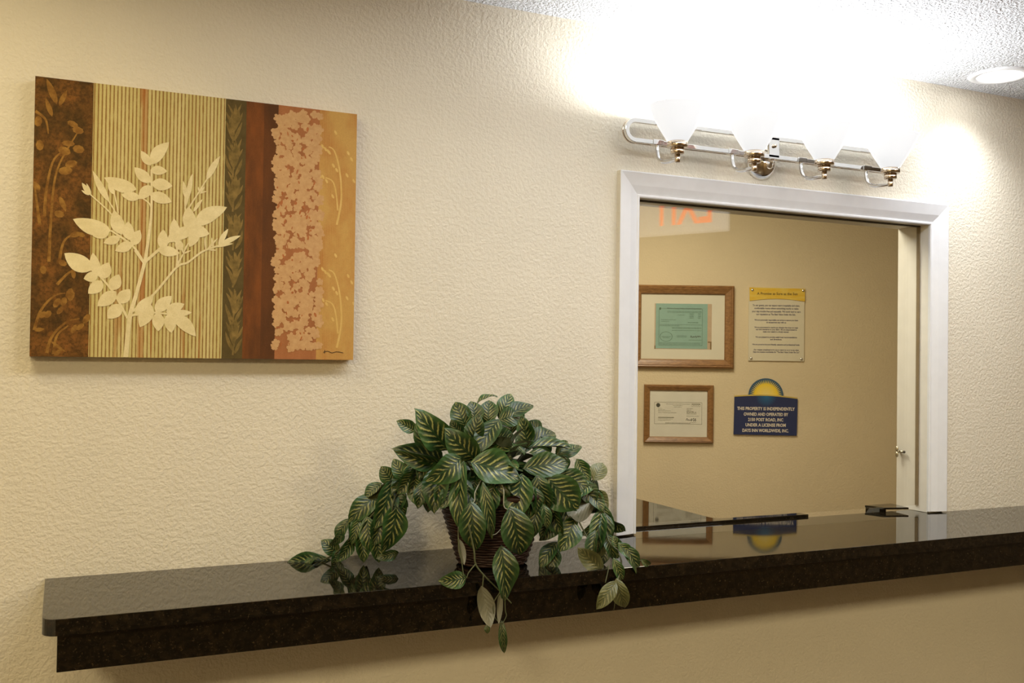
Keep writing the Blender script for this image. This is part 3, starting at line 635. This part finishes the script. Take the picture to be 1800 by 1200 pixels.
# promise plaque
P0 = owl(1314.8, 633.5); e = empty('promise_plaque', P0, RZO); tag(e, 'clear acrylic plaque with yellow header and printed promise text', 'plaque')
def L(px, py): return ((px-1314.8)*K, (633.5-py)*K)
Wd, Hh = L(1412.5, 505)
box('acrylic_back', (0, -0.006, 0), (Wd, -0.001, Hh), plain('frosted_cream_panel', lin(214, 204, 178), 0.35, vary=0.02), e)
hp = [L(1315.4, 505), L(1412.8, 506)] + [L(1412.8-97*t, 528.6-4.0*math.sin(math.pi*t)) for t in [k/14 for k in range(15)]]
def yel():
    t = NT('yellow_header_print'); v = t.coord(); a = t.noise(t.coord('Object', (1, 1, 4)), 9, 4, .6, 1.0)
    t.base(t.mix(t.ramp(a, [(0.35, (0, 0, 0)), (0.65, (1, 1, 1))]), lin(222, 176, 40), lin(226, 196, 90))); t.set(Roughness=0.3); return t.m
prism('yellow_header', hp, -0.0095, -0.0062, yel(), e, 0.0, 'y')
M_BLUEINK = plain('navy_print', lin(70, 66, 92), 0.7)
c = L(1364.5, 515.8); text_mesh('header_text', 'A Promise as Sure as the Sun', 6.2*K, plain('brown_ink', lin(96, 78, 30), 0.7), e, (c[0], -0.0098, c[1]), width=71*K, bold=0.0004)
for y, x0, x1, s, tx in [(536.3, 1321.5, 1404.5, 4.6, 'To our guests, you can expect warm hospitality and clean,'), (541.5, 1324.5, 1402, 4.6, 'comfortable rooms where everything works to make'),
                      (547, 1320.5, 1406, 4.6, 'your stay trouble free and enjoyable. We work hard to earn'), (552, 1328, 1397, 4.6, 'our reputation as The Best Value Under the Sun.'),
                      (562, 1325, 1401.5, 3.7, 'We are personally responsible and strive to ensure you have'), (566, 1346, 1381, 3.7, 'an exceptional stay with us.'),
                      (575, 1325, 1401.5, 3.7, 'We are empowered to resolve any situation that does not meet'), (578.7, 1327.5, 1399.5, 3.7, 'our high standards to your liking. All are empowered to'), (582.5, 1340, 1386, 3.7, 'meet your needs in a timely manner.'),
                      (592, 1327, 1400, 3.7, 'We are pleased to provide useful local recommendations'), (595.8, 1353, 1373.5, 3.7, 'and directions.'), (605, 1321.5, 1405, 3.7, 'We are proud to be your friendly, attentive and professional hosts.'),
                      (614.3, 1324, 1403.5, 3.7, 'Our greatest compliment is for you to return to us or to any other'), (618.2, 1323, 1404.5, 3.9, 'Days Inn location worldwide for "The Best Value Under the Sun"')]:
    c = L((x0+x1)/2, y); text_mesh('printed_line', tx, s*K, M_BLUEINK, e, (c[0], -0.0063, c[1]), width=(x1-x0)*K, bold=0.0003)
for q in ((1320.5, 509.5), (1409.5, 509.5), (1319.5, 629.5), (1407.5, 629.5)):
    c = L(*q); o = lathe('mounting_screw', [(0, 0.006), (0.004, 0.0055), (0.006, 0.003), (0.0062, 0.0)], M_CHROME, e, 14); o.rotation_euler = (math.pi/2, 0, 0); o.location = (c[0], -0.0095 if q[1] < 520 else -0.006, c[1])
# blue ownership sign with half sun
P0 = owl(1289, 763.5); e = empty('ownership_sign', P0, RZO); tag(e, 'navy blue sign with a yellow half sun on top and white lettering', 'sign')
def L(px, py): return ((px-1289)*K, (763.5-py)*K)
def navy():
    t = NT('navy_blue_print'); v = t.coord(); sx = t.node('ShaderNodeSeparateXYZ'); t.link(v, sx.inputs[0]); cx_, cz_ = L(1345.5, 695)
    dx = t.math('SUBTRACT', sx.outputs[0], cx_); dz = t.math('SUBTRACT', sx.outputs[2], cz_)
    d = t.math('SQRT', t.math('ADD', t.math('MULTIPLY', dx, dx), t.math('MULTIPLY', dz, dz)))
    an = t.math('ARCTAN2', dz, dx); ry = t.math('MULTIPLY_ADD', t.math('SINE', t.math('MULTIPLY', an, 26)), 0.22, 0.78)
    f = t.math('MULTIPLY', t.ramp(d, [(0.0, (1, 1, 1)), (19*K, (0, 0, 0))]), ry)
    t.base(t.mix(f, lin(22, 40, 86), lin(14, 112, 160))); t.set(Roughness=0.4); return t.m
yb0, ybm = 700, 696
pp = [L(1289, 763), L(1399.5, 763.8), L(1400.5, 699.5)] + [L(1400.5-110.5*t, (699.5*(1-t)+697.3*t)-3.4*math.sin(math.pi*t)) for t in [k/16 for k in range(1, 16)]] + [L(1290, 697.3)]
prism('sign_panel', pp, -0.008, -0.001, navy(), e, 0.0, 'y')
cx_, cz_ = L(1345, 694.5); R0 = 30.5*K
dome = [(cx_+R0*math.cos(t), cz_+R0*math.sin(t)) for t in [math.pi*k/32 for k in range(33)]] + [L(1314.5, 695.3), L(1375.5, 695.6)]
prism('sun_dome', dome, -0.007, -0.001, plain('slate_blue_print', lin(48, 84, 110), 0.4, vary=0.02), e, 0.0, 'y')
hz = [L(1289.5, 697.0), L(1400.5, 699.2)] + [L(1400.5-111*t, (697.0*(1-t)+694.6*t)-5.0*math.sin(math.pi*t)+1.2) for t in [k/16 for k in range(0, 17)]]
hz2 = [L(1400-110*t, (699.3*(1-t)+697.1*t)-3.4*math.sin(math.pi*t)) for t in [k/16 for k in range(17)]] + [L(1290+110*t, (695.2*(1-t)+697.2*t)-3.6*math.sin(math.pi*t)) for t in [k/16 for k in range(17)]]
prism('horizon_line', hz2, -0.0085, -0.001, plain('pale_gold_print', lin(198, 172, 84), 0.4), e, 0.0, 'y')
def sunm():
    t = NT('sun_yellow_print'); v = t.coord(); sx = t.node('ShaderNodeSeparateXYZ'); t.link(v, sx.inputs[0])
    dx = t.math('SUBTRACT', sx.outputs[0], cx_); dz = t.math('SUBTRACT', sx.outputs[2], cz_)
    d = t.math('SQRT', t.math('ADD', t.math('MULTIPLY', dx, dx), t.math('MULTIPLY', dz, dz)))
    t.base(t.ramp(d, [(0.0, lin(238, 216, 130)), (0.055, lin(240, 204, 50)), (0.08, lin(226, 212, 120))])); t.set(Roughness=0.4); return t.m
ns = 26; sv = [(cx_, -0.0075, cz_)]
for k in range(ns*2+1):
    t = math.pi*k/(ns*2); rr = R0*(0.93 if k % 2 == 1 else 0.66)
    if k in (0, ns*2): rr = R0*0.7
    sv.append((cx_+rr*math.cos(t), -0.0075, cz_+rr*math.sin(t)))
pydata('sun_rays', sv, [(0, k, k+1) for k in range(1, len(sv)-1)], sunm(), e)
M_LET = plain('white_letter_print', lin(222, 210, 190), 0.6)
for y, x0, x1, tx in [(717.6, 1294.5, 1395.5, 'THIS PROPERTY IS INDEPENDENTLY'), (727.4, 1306, 1384, 'OWNED AND OPERATED BY'), (736.8, 1314, 1375.5, '2150 POST ROAD, INC'), (746.2, 1309.5, 1380, 'UNDER A LICENSE FROM'), (755.8, 1304, 1385, 'DAYS INN WORLDWIDE, INC.')]:
    c = L((x0+x1)/2, y); text_mesh('lettering', tx, 7.6*K, M_LET, e, (c[0], -0.0083, c[1]), width=(x1-x0)*K, bold=0.0006)

# ================================================================== TRAILING POTTED PLANT
PBX, PBY = 0.925, -0.195
plant = empty('trailing_plant', (PBX, PBY, CZ1)); tag(plant, 'trailing prayer plant with striped leaves in a dark woven basket on the counter', 'plant')
PO = Vector((PBX, PBY, CZ1))
def mat_basket():
    t = NT('dark_wicker'); v = t.coord(); a = t.noise(t.coord('Object', (1, 1, 5)), 60, 4, 0.6); b = t.noise(v, 14, 3)
    t.base(t.mix(a, (0.012, 0.005, 0.003, 1), t.mix(b, (0.045, 0.016, 0.009, 1), (0.065, 0.026, 0.014, 1)))); t.set(Roughness=0.5); return t.m
M_WICK = mat_basket()
HB, RB, RT = 0.165, 0.078, 0.128
bsk = lathe('basket', [(0.0, 0.002), (RB-0.006, 0.002), (RT-0.008, HB-0.004), (RT-0.018, HB-0.004), (RB-0.012, 0.012), (0, 0.012)], M_WICK, plant, 40)
nr = 26
for k in range(nr):
    tt = (k+0.5)/nr; r0 = RB+(RT-RB)*tt; z0 = 0.004+(HB-0.008)*tt; seg = 56; vs, fs = [], []
    hh = HB/nr*0.56
    for i in range(seg):
        a_ = 2*math.pi*i/seg; rr = r0+0.0022*math.cos(14*a_+math.pi*(k % 2)); zz = z0+0.0008*math.sin(5*a_+k)
        for q in range(5):
            b_ = 2*math.pi*q/5; vs.append(((rr+0.0030*math.cos(b_))*math.cos(a_), (rr+0.0030*math.cos(b_))*math.sin(a_), zz+hh*math.sin(b_)))
    for i in range(seg):
        i2 = (i+1) % seg
        for q in range(5): q2 = (q+1) % 5; fs.append((i*5+q, i2*5+q, i2*5+q2, i*5+q2))
    pydata('woven_strand', vs, fs, M_WICK, bsk, True)
tube('basket_rim', [(RT*math.cos(t), RT*math.sin(t), HB) for t in [2*math.pi*k/40 for k in range(40)]], 0.009, M_WICK, bsk, 8, True, 0)
lathe('soil', [(0.0, HB-0.012), (0.06, HB-0.014), (RT-0.016, HB-0.02)], plain('dark_moss', (0.02, 0.016, 0.009, 1), 0.9, vary=0.5), plant, 24)

def mat_leaf(name, dark, mid, cream, back, cfac=1.0):
    t = NT(name); tc = t.node('ShaderNodeTexCoord'); sx = t.node('ShaderNodeSeparateXYZ'); t.link(tc.outputs['UV'], sx.inputs[0])
    oi = t.node('ShaderNodeObjectInfo'); rnd_ = oi.outputs['Random']
    off = t.node('ShaderNodeCombineXYZ'); t.link(t.math('MULTIPLY', rnd_, 37.0), off.inputs[0]); t.link(t.math('MULTIPLY', rnd_, 11.0), off.inputs[2])
    va = t.node('ShaderNodeVectorMath', operation='ADD'); t.link(tc.outputs['UV'], va.inputs[0]); t.link(off.outputs[0], va.inputs[1])
    n1 = t.noise(va.outputs[0], 7, 3, 0.6); n2 = t.noise(va.outputs[0], 22, 3, 0.6); n3 = t.noise(va.outputs[0], 3, 2)
    a = t.math('MULTIPLY', t.math('ABSOLUTE', t.math('SUBTRACT', sx.outputs[0], 0.5)), 2.0)
    ph = t.math('SUBTRACT', sx.outputs[1], t.math('MULTIPLY', t.math('POWER', a, 0.85), 0.30))
    ph = t.math('ADD', ph, t.math('MULTIPLY', t.math('SUBTRACT', n1, 0.5), 0.075))
    st = t.math('SINE', t.math('MULTIPLY', ph, 2*math.pi*7.6))
    st2 = t.math('SINE', t.math('MULTIPLY', ph, 2*math.pi*3.8))
    reach = t.math('MULTIPLY_ADD', st2, 0.16, t.math('MULTIPLY_ADD', n3, 0.9, 0.30))
    m_ = t.ramp(t.math('ADD', st, t.math('MULTIPLY', t.math('SUBTRACT', n2, 0.5), 1.6)), [(0.30, (0, 0, 0)), (0.85, (1, 1, 1))])
    inn = t.ramp(t.math('SUBTRACT', reach, a), [(0.0, (0, 0, 0)), (0.35, (1, 1, 1))])
    mr = t.ramp(a, [(0.05, (0, 0, 0)), (0.13, (1, 1, 1))])
    f = t.math('MULTIPLY', t.math('MULTIPLY', m_, inn), t.math('MULTIPLY', mr, cfac))
    c = t.mix(t.ramp(t.math('ADD', a, t.math('MULTIPLY', t.math('SUBTRACT', n1, 0.5), 0.5)), [(0.45, (0, 0, 0)), (0.95, (1, 1, 1))]), dark, mid)
    c = t.mix(t.math('MULTIPLY', t.ramp(t.math('SINE', t.math('MULTIPLY', ph, 2*math.pi*15.2)), [(0.3, (0, 0, 0)), (1.0, (1, 1, 1))]), t.math('MULTIPLY', n2, 0.55)), c, mid)
    c = t.mix(f, c, cream)
    c = t.mix(t.ramp(a, [(0.02, (0.5, 0.5, 0.5)), (0.04, (0, 0, 0))]), c, mid)
    br = t.math('MULTIPLY_ADD', rnd_, 0.5, 0.75); cb = t.node('ShaderNodeCombineColor')
    for i in range(3): t.link(br, cb.inputs[i])
    c = t.mix(1.0, c, cb.outputs[0], 'MULTIPLY')
    ge = t.node('ShaderNodeNewGeometry'); c = t.mix(ge.outputs['Backfacing'], c, back)
    t.base(c); t.set(Roughness=0.36, Specular_IOR_Level=0.55); t.bump(t.math('ADD', st, n2), 0.18, 0.0015); return t.m
M_LEAF = mat_leaf('striped_leaf', (0.010, 0.028, 0.010, 1), (0.036, 0.095, 0.022, 1), (0.30, 0.31, 0.10, 1), (0.13, 0.155, 0.11, 1))
M_FADE = mat_leaf('faded_leaf', (0.075, 0.085, 0.03, 1), (0.14, 0.15, 0.055, 1), (0.30, 0.27, 0.10, 1), (0.17, 0.17, 0.12, 1), 0.7)
M_STEM = plain('green_stem', (0.075, 0.085, 0.035, 1), 0.5, vary=0.3)
def leaf_mesh(name, bend, fold, twist, mat, wave=0.0):
    me = bpy.data.meshes.new(name); NL, NW = 10, 4; vs, fs, uv = [], [], []
    for i in range(NL+1):
        t = i/NL; h = 0.5*(math.sin(math.pi*min(1, t)**0.88)**0.72 if 0 < t < 1 else 0.0)
        if i == 0: h = 0.02
        if i == NL: h = 0.008
        ang = bend*(t-0.35)                      # curl along the length
        z = -bend*0.5*((t-0.35)**2)
        for k in range(NW+1):
            u = k/NW*2-1; x = h*u; tw = twist*(t-0.5)
            zz = z+fold*abs(x)*0.9*1.0-fold*0.25*abs(u)**3*h+wave*0.03*math.sin(9*t+2*u)*abs(u)
            vs.append((x*math.cos(tw), t+0.06*h*abs(u), zz+x*math.sin(tw))); uv.append((0.5+0.5*u, t))
    for i in range(NL):
        for k in range(NW): a_ = i*(NW+1)+k; fs.append((a_, a_+1, a_+NW+2, a_+NW+1))
    me.from_pydata(vs, [], fs); me.update(); ul = me.uv_layers.new(name='UVMap')
    for lp in me.loops: ul.data[lp.index].uv = uv[lp.vertex_index]
    for p in me.polygons: p.use_smooth = True
    me.materials.append(mat); return me
LM = [leaf_mesh('leaf', b_, f_, tw_, M_LEAF, wv_) for b_, f_, tw_, wv_ in ((0.7, 0.18, 0.2, .8), (1.1, 0.25, -0.5, 1.4), (0.5, 0.35, 0.6, 1.6), (1.5, 0.15, 0.3, 1), (0.9, 0.6, -0.4, 1.2))]
LF = [leaf_mesh('leaf', b_, f_, tw_, M_FADE, 1.0) for b_, f_, tw_ in ((0.5, 0.3, 0.4), (0.9, 0.5, -0.4))]
rl = random.Random(7)
def leaf(A, B, w_px, ya, yb, up=0.0, roll=0.0, kind=None, fade=False, flip=False):
    a_ = at_y(A[0], A[1], ya); b_ = at_y(B[0], B[1], yb); ax = b_-a_; a_ = a_-ax*0.06; Ln = ax.length*1.10; ax.normalize()
    mid = (a_+b_)/2; n = (CAM-mid).normalized()*(1-up)+Vector((0, 0, 1))*up; n = (n-ax*n.dot(ax)).normalized()
    n = Matrix.Rotation(roll, 3, ax) @ n
    if flip: n = -n
    s = ax.cross(n).normalized(); wd = w_px*(mid-CAM).dot(FH)/FPX*1.2
    me = (LF if fade else LM)[(kind if kind is not None else rl.randrange(99)) % (2 if fade else 5)]
    o = bpy.data.objects.new('leaf', me); COL.objects.link(o); o.parent = plant
    zs = min(Ln, wd*2.2); a_ = a_-PO
    o.matrix_basis = Matrix(((s.x*wd, ax.x*Ln, n.x*zs, a_.x), (s.y*wd, ax.y*Ln, n.y*zs, a_.y), (s.z*wd, ax.z*Ln, n.z*zs, a_.z), (0, 0, 0, 1)))
    return o
def rr(d=0.5): return rl.uniform(-d, d)
# crown, left side
for A, B, w_, ya, yb, up in [
    ((730, 756), (700, 741), 20, -.17, -.17, .2), ((790, 792), (740, 733), 46, -.23, -.27, .1), ((750, 787), (734, 745), 26, -.20, -.22, .1), ((775, 806), (701, 789), 32, -.22, -.25, .35), ((775, 814), (701, 800), 26, -.24, -.27, 0),
    ((836, 808), (789, 764), 44, -.28, -.30, .15), ((818, 748), (801, 708), 32, -.16, -.15, .1), ((814, 768), (793, 741), 22, -.17, -.17, 0), ((828, 778), (842, 731), 30, -.22, -.23, 0),
    ((812, 806), (765, 842), 42, -.30, -.33, .1), ((770, 826), (763, 894), 40, -.27, -.31, 0), ((812, 815), (801, 926), 30, -.31, -.345, 0), ((828, 886), (834, 967), 40, -.355, -.365, 0),
    ((728, 838), (734, 887), 28, -.22, -.25, 0), ((742, 848), (735, 891), 20, -.25, -.27, 0), ((790, 838), (787, 884), 26, -.29, -.31, 0), ((712, 842), (694, 810), 24, -.14, -.14, 0), ((726, 842), (714, 814), 24, -.17, -.18, 0),
    ((742, 818), (724, 862), 26, -.20, -.24, 0), ((757, 800), (738, 836), 30, -.22, -.25, .2), ((752, 836), (748, 880), 30, -.21, -.24, 0), ((835, 846), (822, 888), 30, -.29, -.31, 0),
    # crown, top
    ((838, 708), (871, 689), 16, -.14, -.13, .5), ((878, 732), (899, 691), 26, -.17, -.17, 0), ((893, 728), (936, 708), 28, -.19, -.19, .45), ((880, 737), (917, 727), 30, -.20, -.20, .1), ((858, 742), (859, 703), 30, -.17, -.16, 0), ((836, 742), (830, 705), 28, -.16, -.15, 0),
    ((876, 738), (838, 787), 36, -.22, -.25, .2), ((928, 787), (919, 734), 27, -.21, -.22, 0), ((935, 777), (979, 752), 30, -.18, -.17, .3), ((922, 792), (879, 786), 28, -.25, -.26, .55), ((930, 786), (1007, 783), 22, -.22, -.22, .65), ((935, 792), (992, 808), 26, -.24, -.25, .4),
    ((993, 802), (1022, 776), 20, -.19, -.18, .1), ((832, 812), (914, 838), 54, -.30, -.33, .1), ((925, 822), (1001, 812), 38, -.27, -.28, .15), ((860, 790), (900, 800), 30, -.24, -.26, .2), ((870, 770), (905, 770), 30, -.20, -.21, .1), ((845, 800), (868, 770), 30, -.23, -.23, .1),
    ((980, 800), (1000, 775), 22, -.2, -.19, 0), ((950, 760), (930, 740), 24, -.16, -.15, 0), ((900, 760), (888, 725), 30, -.15, -.14, 0), ((862, 770), (850, 728), 34, -.15, -.14, 0), ((905, 745), (912, 715), 26, -.14, -.13, 0),
    # crown, right and front
    ((1015, 808), (1034, 846), 22, -.23, -.26, .3), ((918, 836), (903, 908), 44, -.31, -.34, 0), ((944, 838), (962, 893), 34, -.30, -.32, 0), ((964, 842), (1014, 893), 56, -.29, -.33, .1), ((898, 894), (916, 974), 49, -.36, -.37, 0),
    ((850, 852), (867, 945), 20, -.34, -.355, 0), ((882, 963), (890, 1054), 38, -.372, -.385, 0), ((1010, 913), (992, 963), 37, -.29, -.32, 0), ((955, 886), (965, 927), 17, -.32, -.33, 0), ((874, 838), (880, 892), 34, -.30, -.33, 0), ((870, 850), (850, 905), 32, -.28, -.30, 0),
    ((985, 832), (1035, 858), 34, -.25, -.28, .2), ((1000, 855), (1040, 842), 30, -.23, -.25, 0), ((1010, 830), (1040, 822), 26, -.2, -.2, .1), ((990, 880), (1008, 930), 30, -.26, -.29, 0), ((945, 880), (935, 935), 30, -.30, -.33, 0), ((970, 890), (985, 940), 28, -.28, -.31, 0),
    ((930, 850), (945, 905), 34, -.27, -.30, 0), ((1022, 850), (1046, 884), 30, -.25, -.28, 0), ((1035, 862), (1062, 895), 24, -.26, -.29, 0),
    # left trailer lying towards the wall
    ((690, 846), (668, 922), 34, -.13, -.17, 0), ((699, 890), (685, 965), 40, -.17, -.20, 0), ((662, 870), (615, 910), 32, -.09, -.10, .2), ((632, 910), (619, 954), 18, -.09, -.10, 0), ((645, 910), (651, 968), 28, -.11, -.13, 0), ((613, 912), (588, 947), 20, -.06, -.06, 0),
    ((594, 972), (568, 951), 24, -.05, -.05, 0), ((580, 986), (509, 985), 24, -.035, -.028, .3), ((670, 850), (642, 872), 22, -.09, -.09, 0), ((692, 848), (671, 822), 26, -.11, -.11, 0), ((655, 890), (630, 930), 26, -.08, -.09, 0), ((672, 905), (660, 955), 28, -.13, -.15, 0), ((620, 945), (600, 985), 20, -.07, -.09, 0), ((636, 940), (640, 985), 22, -.09, -.11, 0), ((660, 940), (668, 985), 24, -.12, -.14, 0),
    ((690, 870), (712, 905), 26, -.14, -.16, 0), ((600, 965), (585, 992), 18, -.05, -.06, .3), ((560, 978), (534, 990), 16, -.04, -.05, .5), ((700, 972), (667, 981), 16, -.15, -.16, .3), ((706, 860), (694, 900), 24, -.13, -.15, 0),
    # right trailer over the front edge
    ((1056, 900), (1049, 968), 26, -.28, -.31, 0), ((1058, 888), (1076, 938), 20, -.27, -.30, 0), ((1066, 905), (1060, 960), 22, -.29, -.31, 0), ((1046, 935), (1040, 985), 20, -.31, -.33, 0), ((1090, 967), (1079, 944), 16, -.33, -.33, 0), ((1098, 958), (1130, 1008), 22, -.355, -.372, .2), ((1128, 984), (1144, 993), 10, -.36, -.365, 0), ((1080, 983), (1097, 1024), 16, -.362, -.37, 0), ((1088, 955), (1112, 985), 18, -.35, -.36, .3), ((1068, 940), (1078, 980), 20, -.31, -.33, 0),
    # front trailer
    ((820, 1016), (779, 1022), 26, -.366, -.372, 0), ((882, 1094), (886, 1149), 13, -.375, -.378, 0), ((858, 1097), (855, 1113), 9, -.375, -.377, 0), ((1040, 850), (1012, 868), 24, -.26, -.28, 0),
    ((978, 952), (950, 988), 24, -.27, -.29, .2), ((976, 962), (966, 1004), 26, -.27, -.29, 0)]:
    leaf(A, B, w_, ya, yb, up, rr())
for A, B, w_, ya, yb, up, fl in [((1044, 842), (1060, 813), 26, -.25, -.24, 0, False), ((1058, 1002), (1019, 966), 28, -.345, -.34, 0, False), ((1081, 1023), (1051, 1068), 23, -.372, -.378, 0, False), ((1084, 1020), (1098, 1069), 26, -.372, -.378, 0, False), ((847, 1033), (862, 1098), 26, -.372, -.378, 0, True), ((880, 1037), (877, 1094), 9, -.374, -.377, 0, True), ((808, 950), (816, 990), 11, -.352, -.356, 0, True), ((1046, 878), (996, 912), 30, -.27, -.30, .1, True), ((1040, 860), (1052, 890), 20, -.26, -.27, 0, False)]:
    leaf(A, B, w_, ya, yb, up, rr(0.2), None, True, fl)
# leaves deeper inside the crown, growing out of the basket in all directions
for k in range(46):
    th = rl.uniform(0, 2*math.pi); el = rl.uniform(0.05, 1.25); r0 = rl.uniform(0.02, 0.07); r1 = r0+rl.uniform(0.08, 0.13)
    c0 = Vector((PBX, PBY, CZ1+HB+0.01)); d_ = Vector((math.cos(th)*math.cos(el), math.sin(th)*math.cos(el)*0.85, math.sin(el)))
    a_ = c0+d_*r0+Vector((0, 0, 0.01)); b_ = c0+d_*r1+Vector((0, 0, -0.02)); b_.y = min(b_.y, -0.03); a_.y = min(a_.y, -0.03)
    ax = b_-a_; Ln = ax.length; ax.normalize(); n = Vector((0, 0, 1))+d_*0.7+Vector((rr(.3), rr(.3), 0)); n = (n-ax*n.dot(ax)).normalized(); s = ax.cross(n); wd = Ln*rl.uniform(.42, .55); a_ = a_-PO
    o = bpy.data.objects.new('leaf', LM[k % 5]); COL.objects.link(o); o.parent = plant
    o.matrix_basis = Matrix(((s.x*wd, ax.x*Ln, n.x*Ln, a_.x), (s.y*wd, ax.y*Ln, n.y*Ln, a_.y), (s.z*wd, ax.z*Ln, n.z*Ln, a_.z), (0, 0, 0, 1)))
# smaller leaves crowding the trailers and the crown, between the big ones
def crowd(path, n, spread, lo, hi, fade=0.12):
    for k in range(n):
        t = (k+rl.random())/n*(len(path)-1); i = min(int(t), len(path)-2); f = t-i
        x = path[i][0]*(1-f)+path[i+1][0]*f+rl.uniform(-spread, spread); y = path[i][1]*(1-f)+path[i+1][1]*f+rl.uniform(-spread, spread)*0.6; Y = path[i][2]*(1-f)+path[i+1][2]*f
        an = rl.uniform(-0.9, 0.9)+math.pi/2; ln = rl.uniform(lo, hi)
        leaf((x, y), (x+ln*math.cos(an), y+ln*math.sin(an)), ln*rl.uniform(.42, .6), Y+rl.uniform(0, .02), Y-rl.uniform(-.005, .015), 0, rr(.9), None, rl.random() < fade)
crowd([(720, 835, -.15), (690, 850, -.12), (665, 880, -.10), (640, 910, -.08), (615, 940, -.06)], 20, 14, 30, 52)
crowd([(740, 812, -.20), (800, 820, -.22), (860, 815, -.22), (930, 830, -.23), (1000, 835, -.22), (1035, 850, -.23)], 34, 16, 45, 75, 0.05)
crowd([(1040, 850, -.24), (1058, 890, -.27), (1062, 930, -.29), (1075, 955, -.32)], 14, 9, 26, 48)
crowd([(1000, 870, -.24), (985, 905, -.26), (965, 915, -.28)], 7, 14, 30, 48, .2)
crowd([(800, 770, -.17), (840, 745, -.16), (890, 750, -.17), (950, 775, -.18), (990, 800, -.19)], 12, 10, 36, 52, 0)
crowd([(765, 845, -.29), (820, 850, -.31), (880, 852, -.325), (940, 852, -.31), (985, 850, -.28)], 18, 12, 42, 66, 0.04)
crowd([(715, 800, -.19), (735, 830, -.21), (755, 860, -.22)], 8, 12, 34, 50, 0)
def stem(pts, r0, r1=None, mat=M_STEM):
    tube('stem', [at_y(x, y, Y)-PO for x, y, Y in pts], (r0, r1 or r0*0.6), mat, plant, 6, n=6)
C_ = (868, 862)
stem([(850, 880, -.2), (780, 835, -.19), (720, 850, -.16), (670, 890, -.12), (625, 935, -.09), (590, 972, -.055), (565, 984, -.04)], .0035)
stem([(840, 880, -.2), (760, 850, -.18), (705, 862, -.15), (690, 890, -.17), (690, 930, -.18)], .0025)
stem([(900, 880, -.2), (980, 830, -.22), (1040, 850, -.25), (1062, 900, -.28), (1075, 950, -.31), (1092, 985, -.345), (1085, 1022, -.37)], .0035)
stem([(1062, 900, -.28), (1070, 950, -.32), (1100, 975, -.355), (1128, 986, -.36)], .0022)
stem([(990, 850, -.25), (1010, 900, -.28), (1030, 940, -.30), (1056, 990, -.34), (1062, 1004, -.35), (1070, 995, -.355), (1064, 1024, -.368)], .002)
stem([(1085, 1022, -.37), (1082, 1050, -.372), (1079, 1072, -.372)], .0014)
stem([(840, 870, -.27), (822, 900, -.345), (833, 966, -.363), (836, 991, -.366), (850, 1010, -.37), (878, 1038, -.374), (899, 1060, -.376)], .0024)
stem([(850, 1010, -.37), (848, 1034, -.372)], .0016); stem([(882, 965, -.37), (888, 1030, -.374), (876, 1045, -.375), (867, 1062, -.375), (870, 1085, -.376), (882, 1096, -.376)], .0016)
stem([(887, 1030, -.374), (888, 1070, -.375), (890, 1082, -.376), (883, 1096, -.376)], .0014)
stem([(836, 991, -.366), (824, 1006, -.367), (820, 1016, -.368)], .0016)
stem([(806, 925, -.345), (806, 955, -.352), (812, 990, -.36), (815, 1014, -.367)], .0016)
M_ROOT = plain('pale_aerial_root', (0.30, 0.30, 0.22, 1), 0.6)
stem([(845, 845, -.30), (835, 865, -.335), (834, 880, -.345), (826, 890, -.35)], .0014, .001, M_ROOT)
stem([(875, 842, -.31), (885, 860, -.345), (886, 890, -.352), (898, 896, -.36)], .0016, .0012, M_ROOT)
stem([(866, 940, -.355), (872, 938, -.356), (880, 930, -.35)], .001, .0008, M_ROOT)
for ax_, ay_, bx2, by2 in ((850, 860, 800, 790), (870, 850, 860, 770), (890, 850, 925, 790), (900, 860, 960, 830), (845, 870, 790, 830), (880, 860, 900, 760), (860, 860, 830, 770)):
    stem([(ax_, ay_, -.2), ((ax_+bx2)/2, (ay_+by2)/2-8, -.21), (bx2, by2, -.23)], .0022)
